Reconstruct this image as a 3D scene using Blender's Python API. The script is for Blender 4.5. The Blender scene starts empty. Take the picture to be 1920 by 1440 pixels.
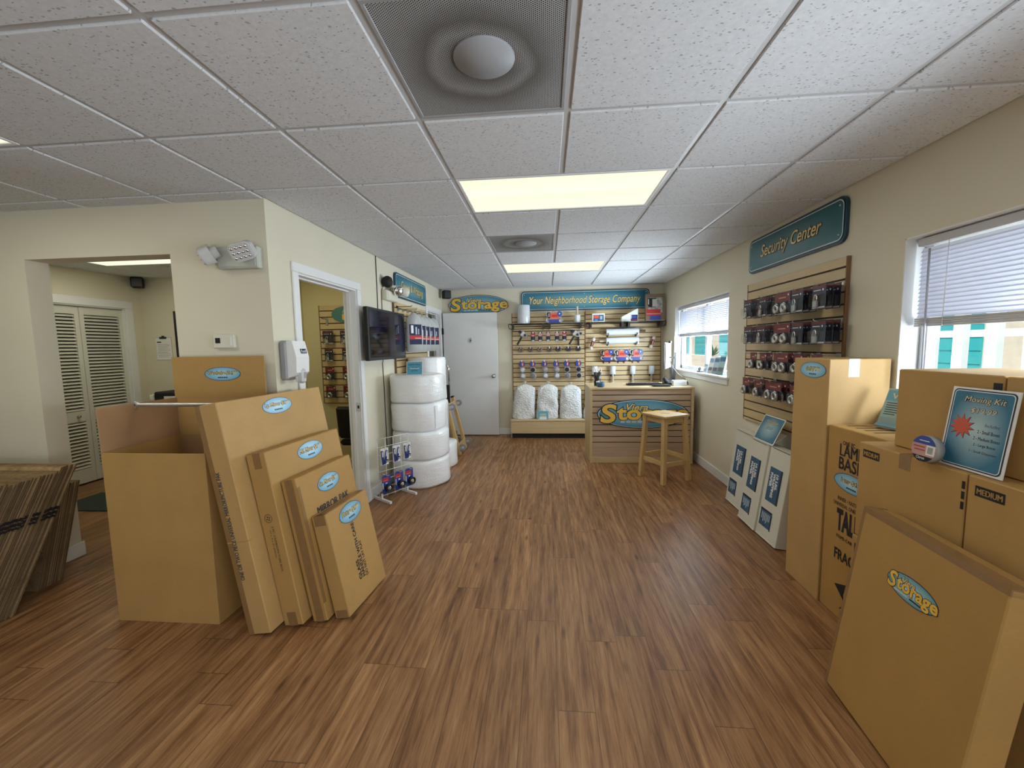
import bpy, bmesh, math, random
from mathutils import Vector, Matrix

random.seed(7)
PI = math.pi
SC = bpy.context.scene
COL = SC.collection

# ------------------------------------------------------------------ camera
cam_d = bpy.data.cameras.new('camera')
cam = bpy.data.objects.new('camera', cam_d)
COL.objects.link(cam)
cam_d.sensor_fit = 'HORIZONTAL'
cam_d.sensor_width = 36.0
cam_d.lens = 767.5 / 1920 * 36.0
cam_d.clip_start = 0.02
cam_d.clip_end = 200
_yaw, _pitch, _roll = -0.0849, -0.0924, -0.0172
_f = Vector((math.sin(_yaw)*math.cos(_pitch), math.cos(_yaw)*math.cos(_pitch), math.sin(_pitch)))
_r0 = Vector((math.cos(_yaw), -math.sin(_yaw), 0))
_u0 = _r0.cross(_f)
_r = _r0*math.cos(_roll) + _u0*math.sin(_roll)
_u = -_r0*math.sin(_roll) + _u0*math.cos(_roll)
cam.matrix_world = Matrix(((_r.x, _u.x, -_f.x, 0), (_r.y, _u.y, -_f.y, 0), (_r.z, _u.z, -_f.z, 1.49), (0, 0, 0, 1)))
SC.camera = cam

# ------------------------------------------------------------------ light
vs = SC.view_settings
vs.view_transform = 'Standard'
vs.look = 'None'
vs.gamma = 1.0
vs.use_curve_mapping = False
vs.exposure = 0.0
SC.cycles.use_denoising = True
SC.cycles.max_bounces = 10
SC.cycles.diffuse_bounces = 6
SC.cycles.transparent_max_bounces = 24
SC.cycles.caustics_reflective = False
SC.cycles.caustics_refractive = False
SC.cycles.sample_clamp_indirect = 6.0

world = bpy.data.worlds.new('world')
SC.world = world
world.use_nodes = True
_nt = world.node_tree
_bg = _nt.nodes['Background']
_sky = _nt.nodes.new('ShaderNodeTexSky')
_sky.sky_type = 'HOSEK_WILKIE'
_sky.turbidity = 3.0
_sky.ground_albedo = 0.5
_sky.sun_direction = Vector((-0.45, -0.2, 0.85)).normalized()
_nt.links.new(_sky.outputs[0], _bg.inputs[0])
_bg.inputs[1].default_value = 1.2

def lamp(name, typ, energy, color, M, **kw):
    d = bpy.data.lights.new(name, typ)
    d.energy = energy
    d.color = color
    for k, v in kw.items():
        setattr(d, k, v)
    o = bpy.data.objects.new(name, d)
    COL.objects.link(o)
    o.matrix_world = M
    return o

def look(loc, to):
    q = (Vector(to) - Vector(loc)).to_track_quat('-Z', 'Y')
    return Matrix.Translation(loc) @ q.to_matrix().to_4x4()

lamp('sun', 'SUN', 5.5, (1.0, 0.95, 0.86), look((-4, -2, 9), (0, 0, 0)), angle=0.01)
# daylight of the glazed shop front behind the camera and of the two side windows
lamp('shopfront_daylight', 'AREA', 44, (0.93, 0.97, 1.0), look((-0.8, -2.95, 0.8), (-1.4, -0.6, 3.4)), shape='RECTANGLE', size=4.2, size_y=1.4)
lamp('entrance_daylight', 'AREA', 62, (0.88, 0.95, 1.0), look((2.12, -1.2, 1.05), (-2.0, 0.2, 1.45)), shape='RECTANGLE', size=2.2, size_y=2.0)
lamp('near_window_daylight', 'AREA', 70, (0.80, 0.90, 1.0), look((2.10, 1.15, 1.34), (-1.5, 1.6, 1.38)), shape='RECTANGLE', size=1.2, size_y=0.42)
lamp('far_window_daylight', 'AREA', 130, (0.78, 0.89, 1.0), look((2.10, 5.3, 1.35), (-1.5, 5.0, 1.45)), shape='RECTANGLE', size=1.72, size_y=0.44)
lamp('near_window_sky', 'AREA', 90, (0.78, 0.89, 1.0), look((3.5, 1.1, 2.7), (-0.6, 1.6, 0.2)), shape='RECTANGLE', size=3.0, size_y=2.0)
lamp('far_window_sky', 'AREA', 90, (0.78, 0.89, 1.0), look((3.5, 5.3, 2.7), (0.5, 4.2, 0.2)), shape='RECTANGLE', size=3.2, size_y=2.0)

# ------------------------------------------------------------------ materials
def lin(c):
    return tuple((v/12.92 if v <= 0.04045 else ((v+0.055)/1.055)**2.4) for v in c)

def rgb(h):
    h = h.lstrip('#')
    return lin(tuple(int(h[i:i+2], 16)/255 for i in (0, 2, 4)))

class NT:
    def __init__(s, name):
        s.m = bpy.data.materials.new(name)
        s.m.use_nodes = True
        s.t = s.m.node_tree
        s.n = s.t.nodes
        s.b = s.n['Principled BSDF']
        s.out = s.n['Material Output']
    def new(s, typ, **kw):
        x = s.n.new('ShaderNode' + typ)
        for k, v in kw.items():
            setattr(x, k, v)
        return x
    def link(s, a, b):
        s.t.links.new(a, b)
    def val(s, sock, v):
        if hasattr(v, 'links') or isinstance(v, bpy.types.NodeSocket):
            s.link(v, sock)
        else:
            sock.default_value = v
    def math(s, op, a, b=0.0, c=None):
        x = s.new('Math', operation=op)
        s.val(x.inputs[0], a)
        s.val(x.inputs[1], b)
        if c is not None:
            s.val(x.inputs[2], c)
        return x.outputs[0]
    def coord(s, kind='Object'):
        return s.new('TexCoord').outputs[kind]
    def mapping(s, v, scale=(1, 1, 1), loc=(0, 0, 0), rot=(0, 0, 0)):
        x = s.new('Mapping')
        s.link(v, x.inputs[0])
        x.inputs['Scale'].default_value = scale
        x.inputs['Location'].default_value = loc
        x.inputs['Rotation'].default_value = rot
        return x.outputs[0]
    def noise(s, v, scale, detail=3, rough=0.55):
        x = s.new('TexNoise')
        s.link(v, x.inputs['Vector'])
        x.inputs['Scale'].default_value = scale
        x.inputs['Detail'].default_value = detail
        x.inputs['Roughness'].default_value = rough
        return x
    def ramp(s, f, stops):
        x = s.new('ValToRGB')
        s.link(f, x.inputs[0])
        e = x.color_ramp.elements
        while len(e) < len(stops):
            e.new(0.5)
        for i, (p, c) in enumerate(stops):
            e[i].position = p
            e[i].color = (*c, 1) if len(c) == 3 else c
        return x.outputs[0]
    def mix(s, f, a, b, typ='MIX'):
        x = s.new('Mix', data_type='RGBA', blend_type=typ)
        s.val(x.inputs[0], f)
        for k, v in ((6, a), (7, b)):
            if isinstance(v, (tuple, list)):
                x.inputs[k].default_value = (*v[:3], 1)
            else:
                s.link(v, x.inputs[k])
        return x.outputs[2]
    def bump(s, h, strength=0.2, dist=0.01):
        x = s.new('Bump')
        x.inputs['Strength'].default_value = strength
        x.inputs['Distance'].default_value = dist
        s.link(h, x.inputs['Height'])
        s.link(x.outputs[0], s.b.inputs['Normal'])
        return x
    def base(s, v):
        s.val(s.b.inputs['Base Color'], (*v, 1) if isinstance(v, tuple) and len(v) == 3 else v)
    def set(s, **kw):
        for k, v in kw.items():
            s.val(s.b.inputs[k.replace('_', ' ')], v)

def pm(name, col, rough=0.5, var=0.06, scale=12.0, metal=0.0, bump=0.0, stretch=(1, 1, 1), spec=0.5):
    """plain material with a little procedural mottling"""
    t = NT(name)
    c = rgb(col) if isinstance(col, str) else col
    n = t.noise(t.mapping(t.coord(), stretch), scale)
    lo = tuple(max(0, v*(1-var)) for v in c)
    hi = tuple(min(1, v*(1+var)) for v in c)
    t.base(t.ramp(n.outputs[0], [(0.3, lo), (0.7, hi)]))
    t.set(Roughness=rough, Metallic=metal)
    t.b.inputs['Specular IOR Level'].default_value = spec
    if bump:
        t.bump(n.outputs[0], bump, 0.005)
    return t.m

M = {}
M['wall'] = pm('wall_paint', (0.70, 0.655, 0.53), 0.75, 0.015, 3, bump=0.02, spec=0.25)
M['wall_office'] = pm('office_paint', (0.66, 0.59, 0.34), 0.75, 0.015, 3, spec=0.25)
M['white'] = pm('white_paint', (0.78, 0.79, 0.80), 0.45, 0.02, 5)
M['offwhite'] = pm('offwhite_plastic', (0.72, 0.70, 0.60), 0.45, 0.02, 5)
M['white_plastic'] = pm('white_plastic', (0.78, 0.79, 0.80), 0.35, 0.02, 8)
M['grey_plastic'] = pm('grey_plastic', (0.30, 0.30, 0.31), 0.4, 0.04, 8)
M['lightgrey'] = pm('light_grey_plastic', (0.58, 0.58, 0.58), 0.4, 0.03, 8)
M['black'] = pm('black_plastic', (0.012, 0.012, 0.013), 0.4, 0.1, 8)
M['blackmatte'] = pm('black_matte', (0.008, 0.008, 0.009), 0.7, 0.1, 8)
M['wire'] = pm('black_wire', (0.012, 0.010, 0.009), 0.45, 0.1, 30)
M['chrome'] = pm('chrome', (0.80, 0.80, 0.80), 0.16, 0.03, 10, metal=1.0)
M['steel'] = pm('brushed_steel', (0.55, 0.55, 0.54), 0.32, 0.06, 30, metal=1.0)
M['alu'] = pm('aluminium', (0.62, 0.63, 0.65), 0.35, 0.04, 20, metal=0.8)
M['whitewire'] = pm('white_wire', (0.80, 0.80, 0.80), 0.35, 0.02, 20)
M['navy'] = pm('navy_print', (0.014, 0.018, 0.065), 0.6, 0.06, 20, spec=0.25)
M['navy_outline'] = pm('dark_blue_print', (0.008, 0.03, 0.06), 0.4, 0.06, 20)
M['blue'] = pm('blue_print', (0.025, 0.06, 0.30), 0.35, 0.06, 20)
M['blue_lbl'] = pm('blue_label', (0.035, 0.11, 0.21), 0.35, 0.12, 9)
M['skyblue'] = pm('sky_blue_print', (0.10, 0.36, 0.50), 0.35, 0.06, 20)
M['red'] = pm('red_print', (0.46, 0.045, 0.04), 0.6, 0.06, 20, spec=0.25)
M['orange_red'] = pm('orange_red_print', (0.62, 0.10, 0.045), 0.35, 0.08, 12)
M['maroon'] = pm('maroon_print', (0.13, 0.02, 0.022), 0.35, 0.06, 20)
M['gold'] = pm('gold_lettering', (0.85, 0.52, 0.075), 0.4, 0.06, 9)
M['gold_pale'] = pm('pale_gold_lettering', (0.80, 0.62, 0.24), 0.4, 0.06, 9)
M['ink'] = pm('black_ink', (0.010, 0.010, 0.011), 0.55, 0.1, 40)
M['ink_blue'] = pm('blue_ink', (0.022, 0.030, 0.055), 0.6, 0.1, 40)
M['ink_brown'] = pm('faded_ink', (0.10, 0.062, 0.03), 0.7, 0.1, 40)
M['paper'] = pm('white_paper', (0.80, 0.80, 0.78), 0.6, 0.02, 30)
M['paper_teal'] = pm('pale_teal_paper', (0.33, 0.48, 0.45), 0.6, 0.05, 12)
M['tape'] = pm('packing_tape', (0.27, 0.155, 0.062), 0.22, 0.05, 30)
M['rope'] = pm('cream_rope', (0.72, 0.62, 0.58), 0.8, 0.1, 60)
M['tan'] = pm('tan_shelf', (0.26, 0.17, 0.10), 0.6, 0.06, 20)
M['dark_floor'] = pm('dark_toe_kick', (0.015, 0.014, 0.013), 0.7, 0.1, 10)
M['mat'] = pm('dark_green_mat', (0.03, 0.042, 0.036), 0.9, 0.2, 60)
M['peg'] = M['steel']
M['grey_tape'] = pm('grey_tape', (0.34, 0.34, 0.33), 0.35, 0.05, 20)
M['tapebrown'] = pm('brown_tape_roll', (0.16, 0.10, 0.06), 0.3, 0.1, 20)
M['silver_roll'] = pm('clear_wrap_roll', (0.60, 0.63, 0.67), 0.22, 0.05, 40, stretch=(1, 1, 6))
M['core'] = pm('cardboard_core', (0.52, 0.44, 0.32), 0.7, 0.06, 20)
M['dark_core'] = pm('brown_core', (0.12, 0.075, 0.04), 0.6, 0.1, 20)
M['teal_door'] = pm('turquoise_door', (0.05, 0.50, 0.56), 0.5, 0.04, 4)
M['stucco'] = pm('cream_stucco', (0.78, 0.70, 0.60), 0.8, 0.06, 6)
M['concrete'] = pm('pale_concrete', (0.66, 0.64, 0.60), 0.85, 0.08, 2)
M['pvc'] = pm('white_pvc', (0.80, 0.84, 0.86), 0.4, 0.02, 4)
M['leaf'] = pm('green_leaf', (0.10, 0.22, 0.06), 0.5, 0.3, 20)
M['pinkleaf'] = pm('pink_leaf', (0.55, 0.12, 0.22), 0.5, 0.3, 20)
M['wood_pine'] = None

def cardboard(name, c, v=0.07):
    t = NT(name)
    co = t.coord()
    n = t.noise(co, 5, 4)
    fib = t.noise(t.mapping(co, (60, 60, 260)), 1.0, 2)
    f = t.math('MULTIPLY_ADD', fib.outputs[0], 0.35, t.math('MULTIPLY', n.outputs[0], 0.65))
    lo = tuple(x*(1-v) for x in c)
    hi = tuple(x*(1+v) for x in c)
    t.base(t.ramp(f, [(0.35, lo), (0.65, hi)]))
    t.set(Roughness=0.62)
    t.b.inputs['Specular IOR Level'].default_value = 0.35
    t.bump(f, 0.05, 0.003)
    return t.m
M['card'] = cardboard('kraft_cardboard', (0.45, 0.268, 0.090))
M['card2'] = cardboard('kraft_cardboard_light', (0.49, 0.305, 0.118))
M['cardg'] = cardboard('kraft_cardboard_golden', (0.43, 0.248, 0.076))
M['cardin'] = cardboard('kraft_cardboard_inside', (0.40, 0.235, 0.12))
M['whitecard'] = cardboard('white_cardboard', (0.66, 0.64, 0.56), 0.03)

def flats():
    """corrugated edge: fine fluting lines along the sheet"""
    t = NT('corrugated_edge')
    co = t.coord()
    oi = t.new('ObjectInfo')
    n = t.noise(t.mapping(co, (3, 40, 2.5)), 3.0, 4)
    f = t.noise(t.mapping(co, (30, 30, 300)), 1.0, 2)
    k = t.math('MULTIPLY_ADD', f.outputs[0], 0.5, t.math('MULTIPLY', n.outputs[0], 0.5))
    t.base(t.mix(1.0, t.ramp(k, [(0.36, (0.17, 0.105, 0.05)), (0.5, (0.30, 0.195, 0.095)), (0.66, (0.42, 0.29, 0.155))]), t.ramp(oi.outputs['Random'], [(0.0, (0.68, 0.67, 0.65)), (0.45, (0.85, 0.84, 0.82)), (0.8, (1.0, 1.0, 1.0)), (1.0, (1.3, 1.3, 1.3))]), 'MULTIPLY'))
    t.set(Roughness=0.75)
    tc = t.new('TexCoord')
    gs = t.new('SeparateXYZ'); t.link(tc.outputs['Generated'], gs.inputs[0])
    ns = t.new('SeparateXYZ'); t.link(tc.outputs['Normal'], ns.inputs[0])
    mid = t.math('LESS_THAN', t.math('ABSOLUTE', t.math('SUBTRACT', gs.outputs[1], 0.5)), 0.34)
    end = t.math('GREATER_THAN', t.math('ABSOLUTE', ns.outputs[0]), 0.5)
    src = t.b.inputs['Base Color'].links[0].from_socket
    c = t.mix(t.math('MULTIPLY', t.math('MULTIPLY', mid, end), 0.72), src, (0.045, 0.027, 0.014))
    t.base(c)
    return t.m
M['flat'] = flats()

def floor_mat():
    t = NT('vinyl_plank_floor')
    co = t.coord()
    sx = t.new('SeparateXYZ')
    t.link(co, sx.inputs[0])
    x, y = sx.outputs[0], sx.outputs[1]
    u = t.math('DIVIDE', t.math('ADD', x, 20.03), 0.152)
    col = t.math('FLOOR', u)
    w1 = t.new('TexWhiteNoise', noise_dimensions='1D')
    t.link(col, w1.inputs['W'])
    v = t.math('DIVIDE', t.math('ADD', y, t.math('MULTIPLY_ADD', w1.outputs[0], 3.0, 30.0)), 1.22)
    row = t.math('FLOOR', v)
    cmb = t.new('CombineXYZ')
    t.link(col, cmb.inputs[0]); t.link(row, cmb.inputs[1])
    w2 = t.new('TexWhiteNoise', noise_dimensions='3D')
    t.link(cmb.outputs[0], w2.inputs['Vector'])
    # grain coordinates shifted for every plank
    off = t.new('VectorMath', operation='MULTIPLY_ADD')
    t.link(w2.outputs['Color'], off.inputs[0])
    off.inputs[1].default_value = (30, 30, 30)
    t.link(co, off.inputs[2])
    g1 = t.noise(t.mapping(off.outputs[0], (19, 1.5, 1)), 1.5, 7, 0.66)
    g2 = t.noise(t.mapping(off.outputs[0], (150, 4.0, 1)), 1.5, 4, 0.65)
    wv = t.new('TexWave', wave_type='BANDS', bands_direction='X')
    t.link(t.mapping(off.outputs[0], (1, 0.10, 1)), wv.inputs[0])
    wv.inputs['Scale'].default_value = 5
    wv.inputs['Distortion'].default_value = 14
    wv.inputs['Detail'].default_value = 4
    wv.inputs['Detail Scale'].default_value = 2.5
    kn = t.new('TexVoronoi', feature='F1')
    t.link(t.mapping(off.outputs[0], (7.5, 2.2, 1)), kn.inputs['Vector'])
    kn.inputs['Scale'].default_value = 1.0
    kn.inputs['Randomness'].default_value = 1.0
    g = t.math('ADD', t.math('MULTIPLY', g1.outputs[0], 0.60), t.math('MULTIPLY', g2.outputs[0], 0.34))
    g = t.math('ADD', g, t.math('MULTIPLY', wv.outputs['Fac'], 0.06))
    base = t.ramp(g, [(0.32, (0.105, 0.043, 0.016)), (0.44, (0.212, 0.098, 0.039)), (0.54, (0.325, 0.166, 0.071)), (0.68, (0.46, 0.265, 0.125))])
    tone = t.ramp(w2.outputs['Value'], [(0.0, (0.84, 0.82, 0.82)), (0.5, (0.95, 0.93, 0.92)), (1.0, (1.08, 1.07, 1.05))])
    c = t.mix(1.0, base, tone, 'MULTIPLY')
    knot = t.ramp(kn.outputs['Distance'], [(0.03, (0.30, 0.26, 0.24)), (0.13, (1, 1, 1))])
    c = t.mix(0.85, c, knot, 'MULTIPLY')
    fu = t.math('FRACT', u); fv = t.math('FRACT', v)
    e1 = t.math('LESS_THAN', t.math('MINIMUM', fu, t.math('SUBTRACT', 1.0, fu)), 0.009)
    e2 = t.math('LESS_THAN', t.math('MINIMUM', fv, t.math('SUBTRACT', 1.0, fv)), 0.0014)
    e = t.math('MAXIMUM', e1, e2)
    c = t.mix(t.math('MULTIPLY', e, 0.6), c, (0.02, 0.012, 0.008))
    t.base(c)
    t.set(Roughness=t.math('MULTIPLY_ADD', g2.outputs[0], 0.16, 0.33))
    t.b.inputs['Specular IOR Level'].default_value = 0.42
    h = t.math('SUBTRACT', t.math('MULTIPLY', g2.outputs[0], 0.5), e)
    t.bump(h, 0.12, 0.002)
    return t.m
M['floor'] = floor_mat()

def tile_mat():
    t = NT('acoustic_tile')
    co = t.coord()
    d = t.noise(co, 22, 2)
    dm = t.new('VectorMath', operation='MULTIPLY_ADD')
    t.link(d.outputs['Color'], dm.inputs[0]); dm.inputs[1].default_value = (0.022, 0.022, 0.0); t.link(co, dm.inputs[2])
    v = t.new('TexVoronoi', feature='F1')
    t.link(t.mapping(dm.outputs[0], (62, 108, 1)), v.inputs['Vector'])
    v.inputs['Scale'].default_value = 1.0
    sel = t.new('TexWhiteNoise', noise_dimensions='3D')
    t.link(v.outputs['Color'], sel.inputs['Vector'])
    pit = t.math('LESS_THAN', v.outputs['Distance'], t.math('MULTIPLY_ADD', sel.outputs['Value'], 0.42, -0.07))
    fine = t.noise(co, 160, 2)
    rough = t.noise(co, 60, 3)
    c = t.mix(t.math('MULTIPLY', pit, 0.62), t.ramp(rough.outputs[0], [(0.3, (0.61, 0.63, 0.66)), (0.7, (0.69, 0.71, 0.74))]), (0.20, 0.20, 0.20))
    t.base(c)
    t.set(Roughness=0.85)
    t.b.inputs['Specular IOR Level'].default_value = 0.3
    h = t.math('SUBTRACT', t.math('MULTIPLY_ADD', rough.outputs[0], 0.8, t.math('MULTIPLY', fine.outputs[0], 0.3)), t.math('MULTIPLY', pit, 1.0))
    t.bump(h, 0.45, 0.003)
    return t.m
M['tile'] = tile_mat()
M['tee'] = pm('white_tee_metal', (0.50, 0.505, 0.515), 0.4, 0.02, 6)

def wood(name, c, stretch=(2, 40, 40), contrast=0.16, rough=0.45):
    t = NT(name)
    co = t.coord()
    n = t.noise(t.mapping(co, stretch), 1.4, 5, 0.6)
    n2 = t.noise(co, 2.0, 2)
    f = t.math('MULTIPLY_ADD', n2.outputs[0], 0.3, t.math('MULTIPLY', n.outputs[0], 0.7))
    t.base(t.ramp(f, [(0.32, tuple(v*(1-contrast*1.4) for v in c)), (0.5, c), (0.68, tuple(min(1, v*(1+contrast)) for v in c))]))
    t.set(Roughness=rough)
    return t.m
M['maple'] = wood('maple_slat', (0.60, 0.455, 0.25), contrast=0.10)
M['maple_front'] = wood('maple_counter_front', (0.50, 0.36, 0.24), contrast=0.14)
M['maple_top'] = wood('maple_top', (0.64, 0.49, 0.29), (2, 30, 30), 0.08)
M['groove'] = pm('slat_groove', (0.045, 0.022, 0.012), 0.6, 0.1, 10)
M['edgeband'] = pm('slatwall_edge', (0.20, 0.105, 0.045), 0.6, 0.08, 10)
M['pine_v'] = wood('pine_upright', (0.55, 0.37, 0.15), (30, 30, 2), 0.16)
M['pine_h'] = wood('pine_rail', (0.55, 0.37, 0.15), (4, 30, 30), 0.16)

def radial(name, inner, outer, sx=1.0, sy=1.0, power=1.0):
    """printed sign face: pale middle running to a deeper rim"""
    t = NT(name)
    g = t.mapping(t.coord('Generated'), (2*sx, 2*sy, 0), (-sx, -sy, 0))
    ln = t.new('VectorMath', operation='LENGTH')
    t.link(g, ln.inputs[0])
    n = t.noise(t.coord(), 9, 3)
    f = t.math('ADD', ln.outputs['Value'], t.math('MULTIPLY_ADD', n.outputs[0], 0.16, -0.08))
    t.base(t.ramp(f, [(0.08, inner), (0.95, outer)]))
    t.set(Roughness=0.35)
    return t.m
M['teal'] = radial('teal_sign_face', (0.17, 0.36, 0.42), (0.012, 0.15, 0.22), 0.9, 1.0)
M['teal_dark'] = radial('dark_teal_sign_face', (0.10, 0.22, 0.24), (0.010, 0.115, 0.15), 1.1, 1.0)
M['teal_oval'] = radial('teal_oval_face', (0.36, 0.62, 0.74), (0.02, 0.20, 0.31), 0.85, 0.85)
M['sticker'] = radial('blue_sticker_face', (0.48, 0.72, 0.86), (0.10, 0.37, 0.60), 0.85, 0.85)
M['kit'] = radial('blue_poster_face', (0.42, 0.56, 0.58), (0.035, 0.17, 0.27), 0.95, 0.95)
M['teal_rim'] = pm('dark_teal_rim', (0.010, 0.05, 0.085), 0.4, 0.08, 10)

def glass():
    t = NT('window_glass')
    tr = t.new('BsdfTransparent'); gl = t.new('BsdfGlossy')
    tr.inputs[0].default_value = (0.97, 0.985, 0.98, 1)
    gl.inputs['Roughness'].default_value = 0.02
    mx = t.new('MixShader')
    lw = t.new('LayerWeight'); lw.inputs[0].default_value = 0.5
    t.link(t.math('MULTIPLY_ADD', t.math('POWER', lw.outputs['Facing'], 5.0), 0.45, 0.02), mx.inputs[0]); t.link(tr.outputs[0], mx.inputs[1]); t.link(gl.outputs[0], mx.inputs[2])
    t.link(mx.outputs[0], t.out.inputs[0])
    return t.m
M['glass'] = glass()

def clear(name, tint, fac):
    t = NT(name)
    tr = t.new('BsdfTransparent'); tr.inputs[0].default_value = (*tint, 1)
    gl = t.new('BsdfGlossy'); gl.inputs['Roughness'].default_value = 0.08
    mx = t.new('MixShader')
    lw = t.new('LayerWeight'); lw.inputs[0].default_value = 0.5
    f = t.math('MULTIPLY_ADD', t.math('POWER', lw.outputs['Facing'], 4.0), 0.5, fac)
    t.link(f, mx.inputs[0]); t.link(tr.outputs[0], mx.inputs[1]); t.link(gl.outputs[0], mx.inputs[2])
    t.link(mx.outputs[0], t.out.inputs[0])
    return t.m
M['blister'] = clear('clear_blister', (0.95, 0.96, 0.97), 0.035)

def translucent(name, c, amount, rough=0.4, bump=None, bscale=60, bstr=0.4):
    t = NT(name)
    t.base(c)
    t.set(Roughness=rough)
    tl = t.new('BsdfTranslucent'); tl.inputs[0].default_value = (*c, 1)
    mx = t.new('MixShader'); mx.inputs[0].default_value = amount
    t.link(t.b.outputs[0], mx.inputs[1]); t.link(tl.outputs[0], mx.inputs[2]); t.link(mx.outputs[0], t.out.inputs[0])
    co = t.coord()
    if bump == 'bubble':
        v = t.new('TexVoronoi', feature='SMOOTH_F1'); t.link(co, v.inputs['Vector']); v.inputs['Scale'].default_value = bscale
        n = t.noise(t.mapping(co, (3, 3, 14)), 1.6, 3)
        h = t.math('MULTIPLY_ADD', v.outputs['Distance'], -0.5, t.math('MULTIPLY', n.outputs[0], 1.6))
        t.bump(h, bstr, 0.02)
    elif bump == 'peanut':
        v = t.new('TexVoronoi', feature='F1'); t.link(t.mapping(co, (1, 1, 1.7)), v.inputs['Vector']); v.inputs['Scale'].default_value = bscale
        t.bump(t.math('MULTIPLY', v.outputs['Distance'], -1.0), bstr, 0.025)
        t.base(t.ramp(v.outputs['Distance'], [(0.2, tuple(min(1, x*1.06) for x in c)), (0.75, tuple(x*0.91 for x in c))]))
    else:
        n = t.noise(co, 14)
        t.base(t.ramp(n.outputs[0], [(0.3, tuple(x*0.97 for x in c)), (0.7, c)]))
    return t.m
M['bubble'] = translucent('bubble_wrap', (0.90, 0.92, 0.95), 0.0, 0.28, 'bubble', 90, 0.22)
for _n in M['bubble'].node_tree.nodes:
    if _n.type == 'BSDF_PRINCIPLED':
        _n.inputs['Coat Weight'].default_value = 0.6
        _n.inputs['Coat Roughness'].default_value = 0.22
M['peanut'] = translucent('packing_peanuts_bag', (0.92, 0.94, 0.95), 0.15, 0.3, 'peanut', 34, 0.45)
M['poly'] = translucent('frosted_poly_bag', (0.74, 0.76, 0.76), 0.35, 0.25)
M['blind'] = translucent('vinyl_blind_slat', (0.70, 0.71, 0.82), 0.22, 0.45)

def emit(name, c, s, nscale=6.0):
    t = NT(name)
    n = t.noise(t.mapping(t.coord(), (0.4, nscale, 1)), 1.0, 2)
    e = t.new('Emission')
    t.link(t.ramp(n.outputs[0], [(0.3, tuple(v*0.86 for v in c)), (0.7, c)]), e.inputs[0])
    e.inputs[1].default_value = s
    t.link(e.outputs[0], t.out.inputs[0])
    return t.m
M['lightpanel'] = emit('light_diffuser', (1.0, 1.0, 0.72), 1.22)

def perforated():
    t = NT('perforated_metal')
    co = t.coord()
    sx = t.new('SeparateXYZ'); t.link(co, sx.inputs[0])
    x, y = sx.outputs[0], sx.outputs[1]
    s = 0.0115
    def dots(ox, oy):
        a = t.math('SUBTRACT', t.math('FRACT', t.math('ADD', t.math('DIVIDE', x, s), 50 + ox)), 0.5)
        b = t.math('SUBTRACT', t.math('FRACT', t.math('ADD', t.math('DIVIDE', y, s*0.62), 50 + oy)), 0.5)
        b = t.math('MULTIPLY', b, 0.62)
        return t.math('LESS_THAN', t.math('ADD', t.math('MULTIPLY', a, a), t.math('MULTIPLY', b, b)), 0.048)
    holes = t.math('MAXIMUM', dots(0, 0), dots(0.5, 0.5))
    # dust rings around the duct outlet
    d = t.new('VectorMath', operation='LENGTH')
    nz = t.noise(co, 3.5, 3)
    wob = t.new('VectorMath', operation='MULTIPLY_ADD')
    t.link(nz.outputs['Color'], wob.inputs[0]); wob.inputs[1].default_value = (0.10, 0.10, 0); t.link(t.mapping(co, (1, 1, 0), (-0.05, -0.05, 0)), wob.inputs[2])
    t.link(wob.outputs[0], d.inputs[0])
    dirt = t.ramp(d.outputs['Value'], [(0.09, (0.30, 0.27, 0.24)), (0.15, (0.85, 0.84, 0.83)), (0.19, (0.34, 0.31, 0.28)), (0.26, (0.80, 0.80, 0.79)), (0.34, (1, 1, 1))])
    metal = t.mix(0.9, (0.50, 0.51, 0.52), dirt, 'MULTIPLY')
    t.base(t.mix(holes, metal, (0.035, 0.034, 0.033)))
    t.set(Roughness=0.6)
    return t.m
M['perf'] = perforated()

def louvre_screen():
    t = NT('television_screen')
    n = t.noise(t.mapping(t.coord(), (2.4, 3.6, 1)), 1.5, 2)
    t.base(t.ramp(n.outputs[0], [(0.35, (0.003, 0.003, 0.006)), (0.7, (0.010, 0.012, 0.040))]))
    t.set(Roughness=0.06)
    return t.m
M['screen'] = louvre_screen()
M['sea'] = M['skyblue']
M['cardblue'] = M['blue']
M['core_brown'] = pm('brown_box_board', (0.21, 0.15, 0.10), 0.6, 0.06, 12)
M['paper_grey'] = pm('grey_photo_print', (0.38, 0.38, 0.38), 0.5, 0.5, 22)
M['bluewhite'] = pm('white_wrap_roll', (0.66, 0.72, 0.78), 0.25, 0.04, 30)
M['sticker_teal'] = radial('teal_sticker_face', (0.45, 0.70, 0.74), (0.06, 0.27, 0.36), 0.85, 0.85)
M['pale_gold'] = pm('pale_gold_print', (0.62, 0.55, 0.36), 0.4, 0.05, 20)

# ------------------------------------------------------------------ mesh building
I4 = Matrix.Identity(4)

def frame(o, right, up):
    r = Vector(right).normalized(); u = Vector(up).normalized(); n = r.cross(u).normalized(); u = n.cross(r)
    return Matrix(((r.x, u.x, n.x, o[0]), (r.y, u.y, n.y, o[1]), (r.z, u.z, n.z, o[2]), (0, 0, 0, 1)))

def T(x, y, z):
    return Matrix.Translation((x, y, z))

def RZ(a):
    return Matrix.Rotation(a, 4, 'Z')

def RX(a):
    return Matrix.Rotation(a, 4, 'X')

def RY(a):
    return Matrix.Rotation(a, 4, 'Y')

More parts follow.
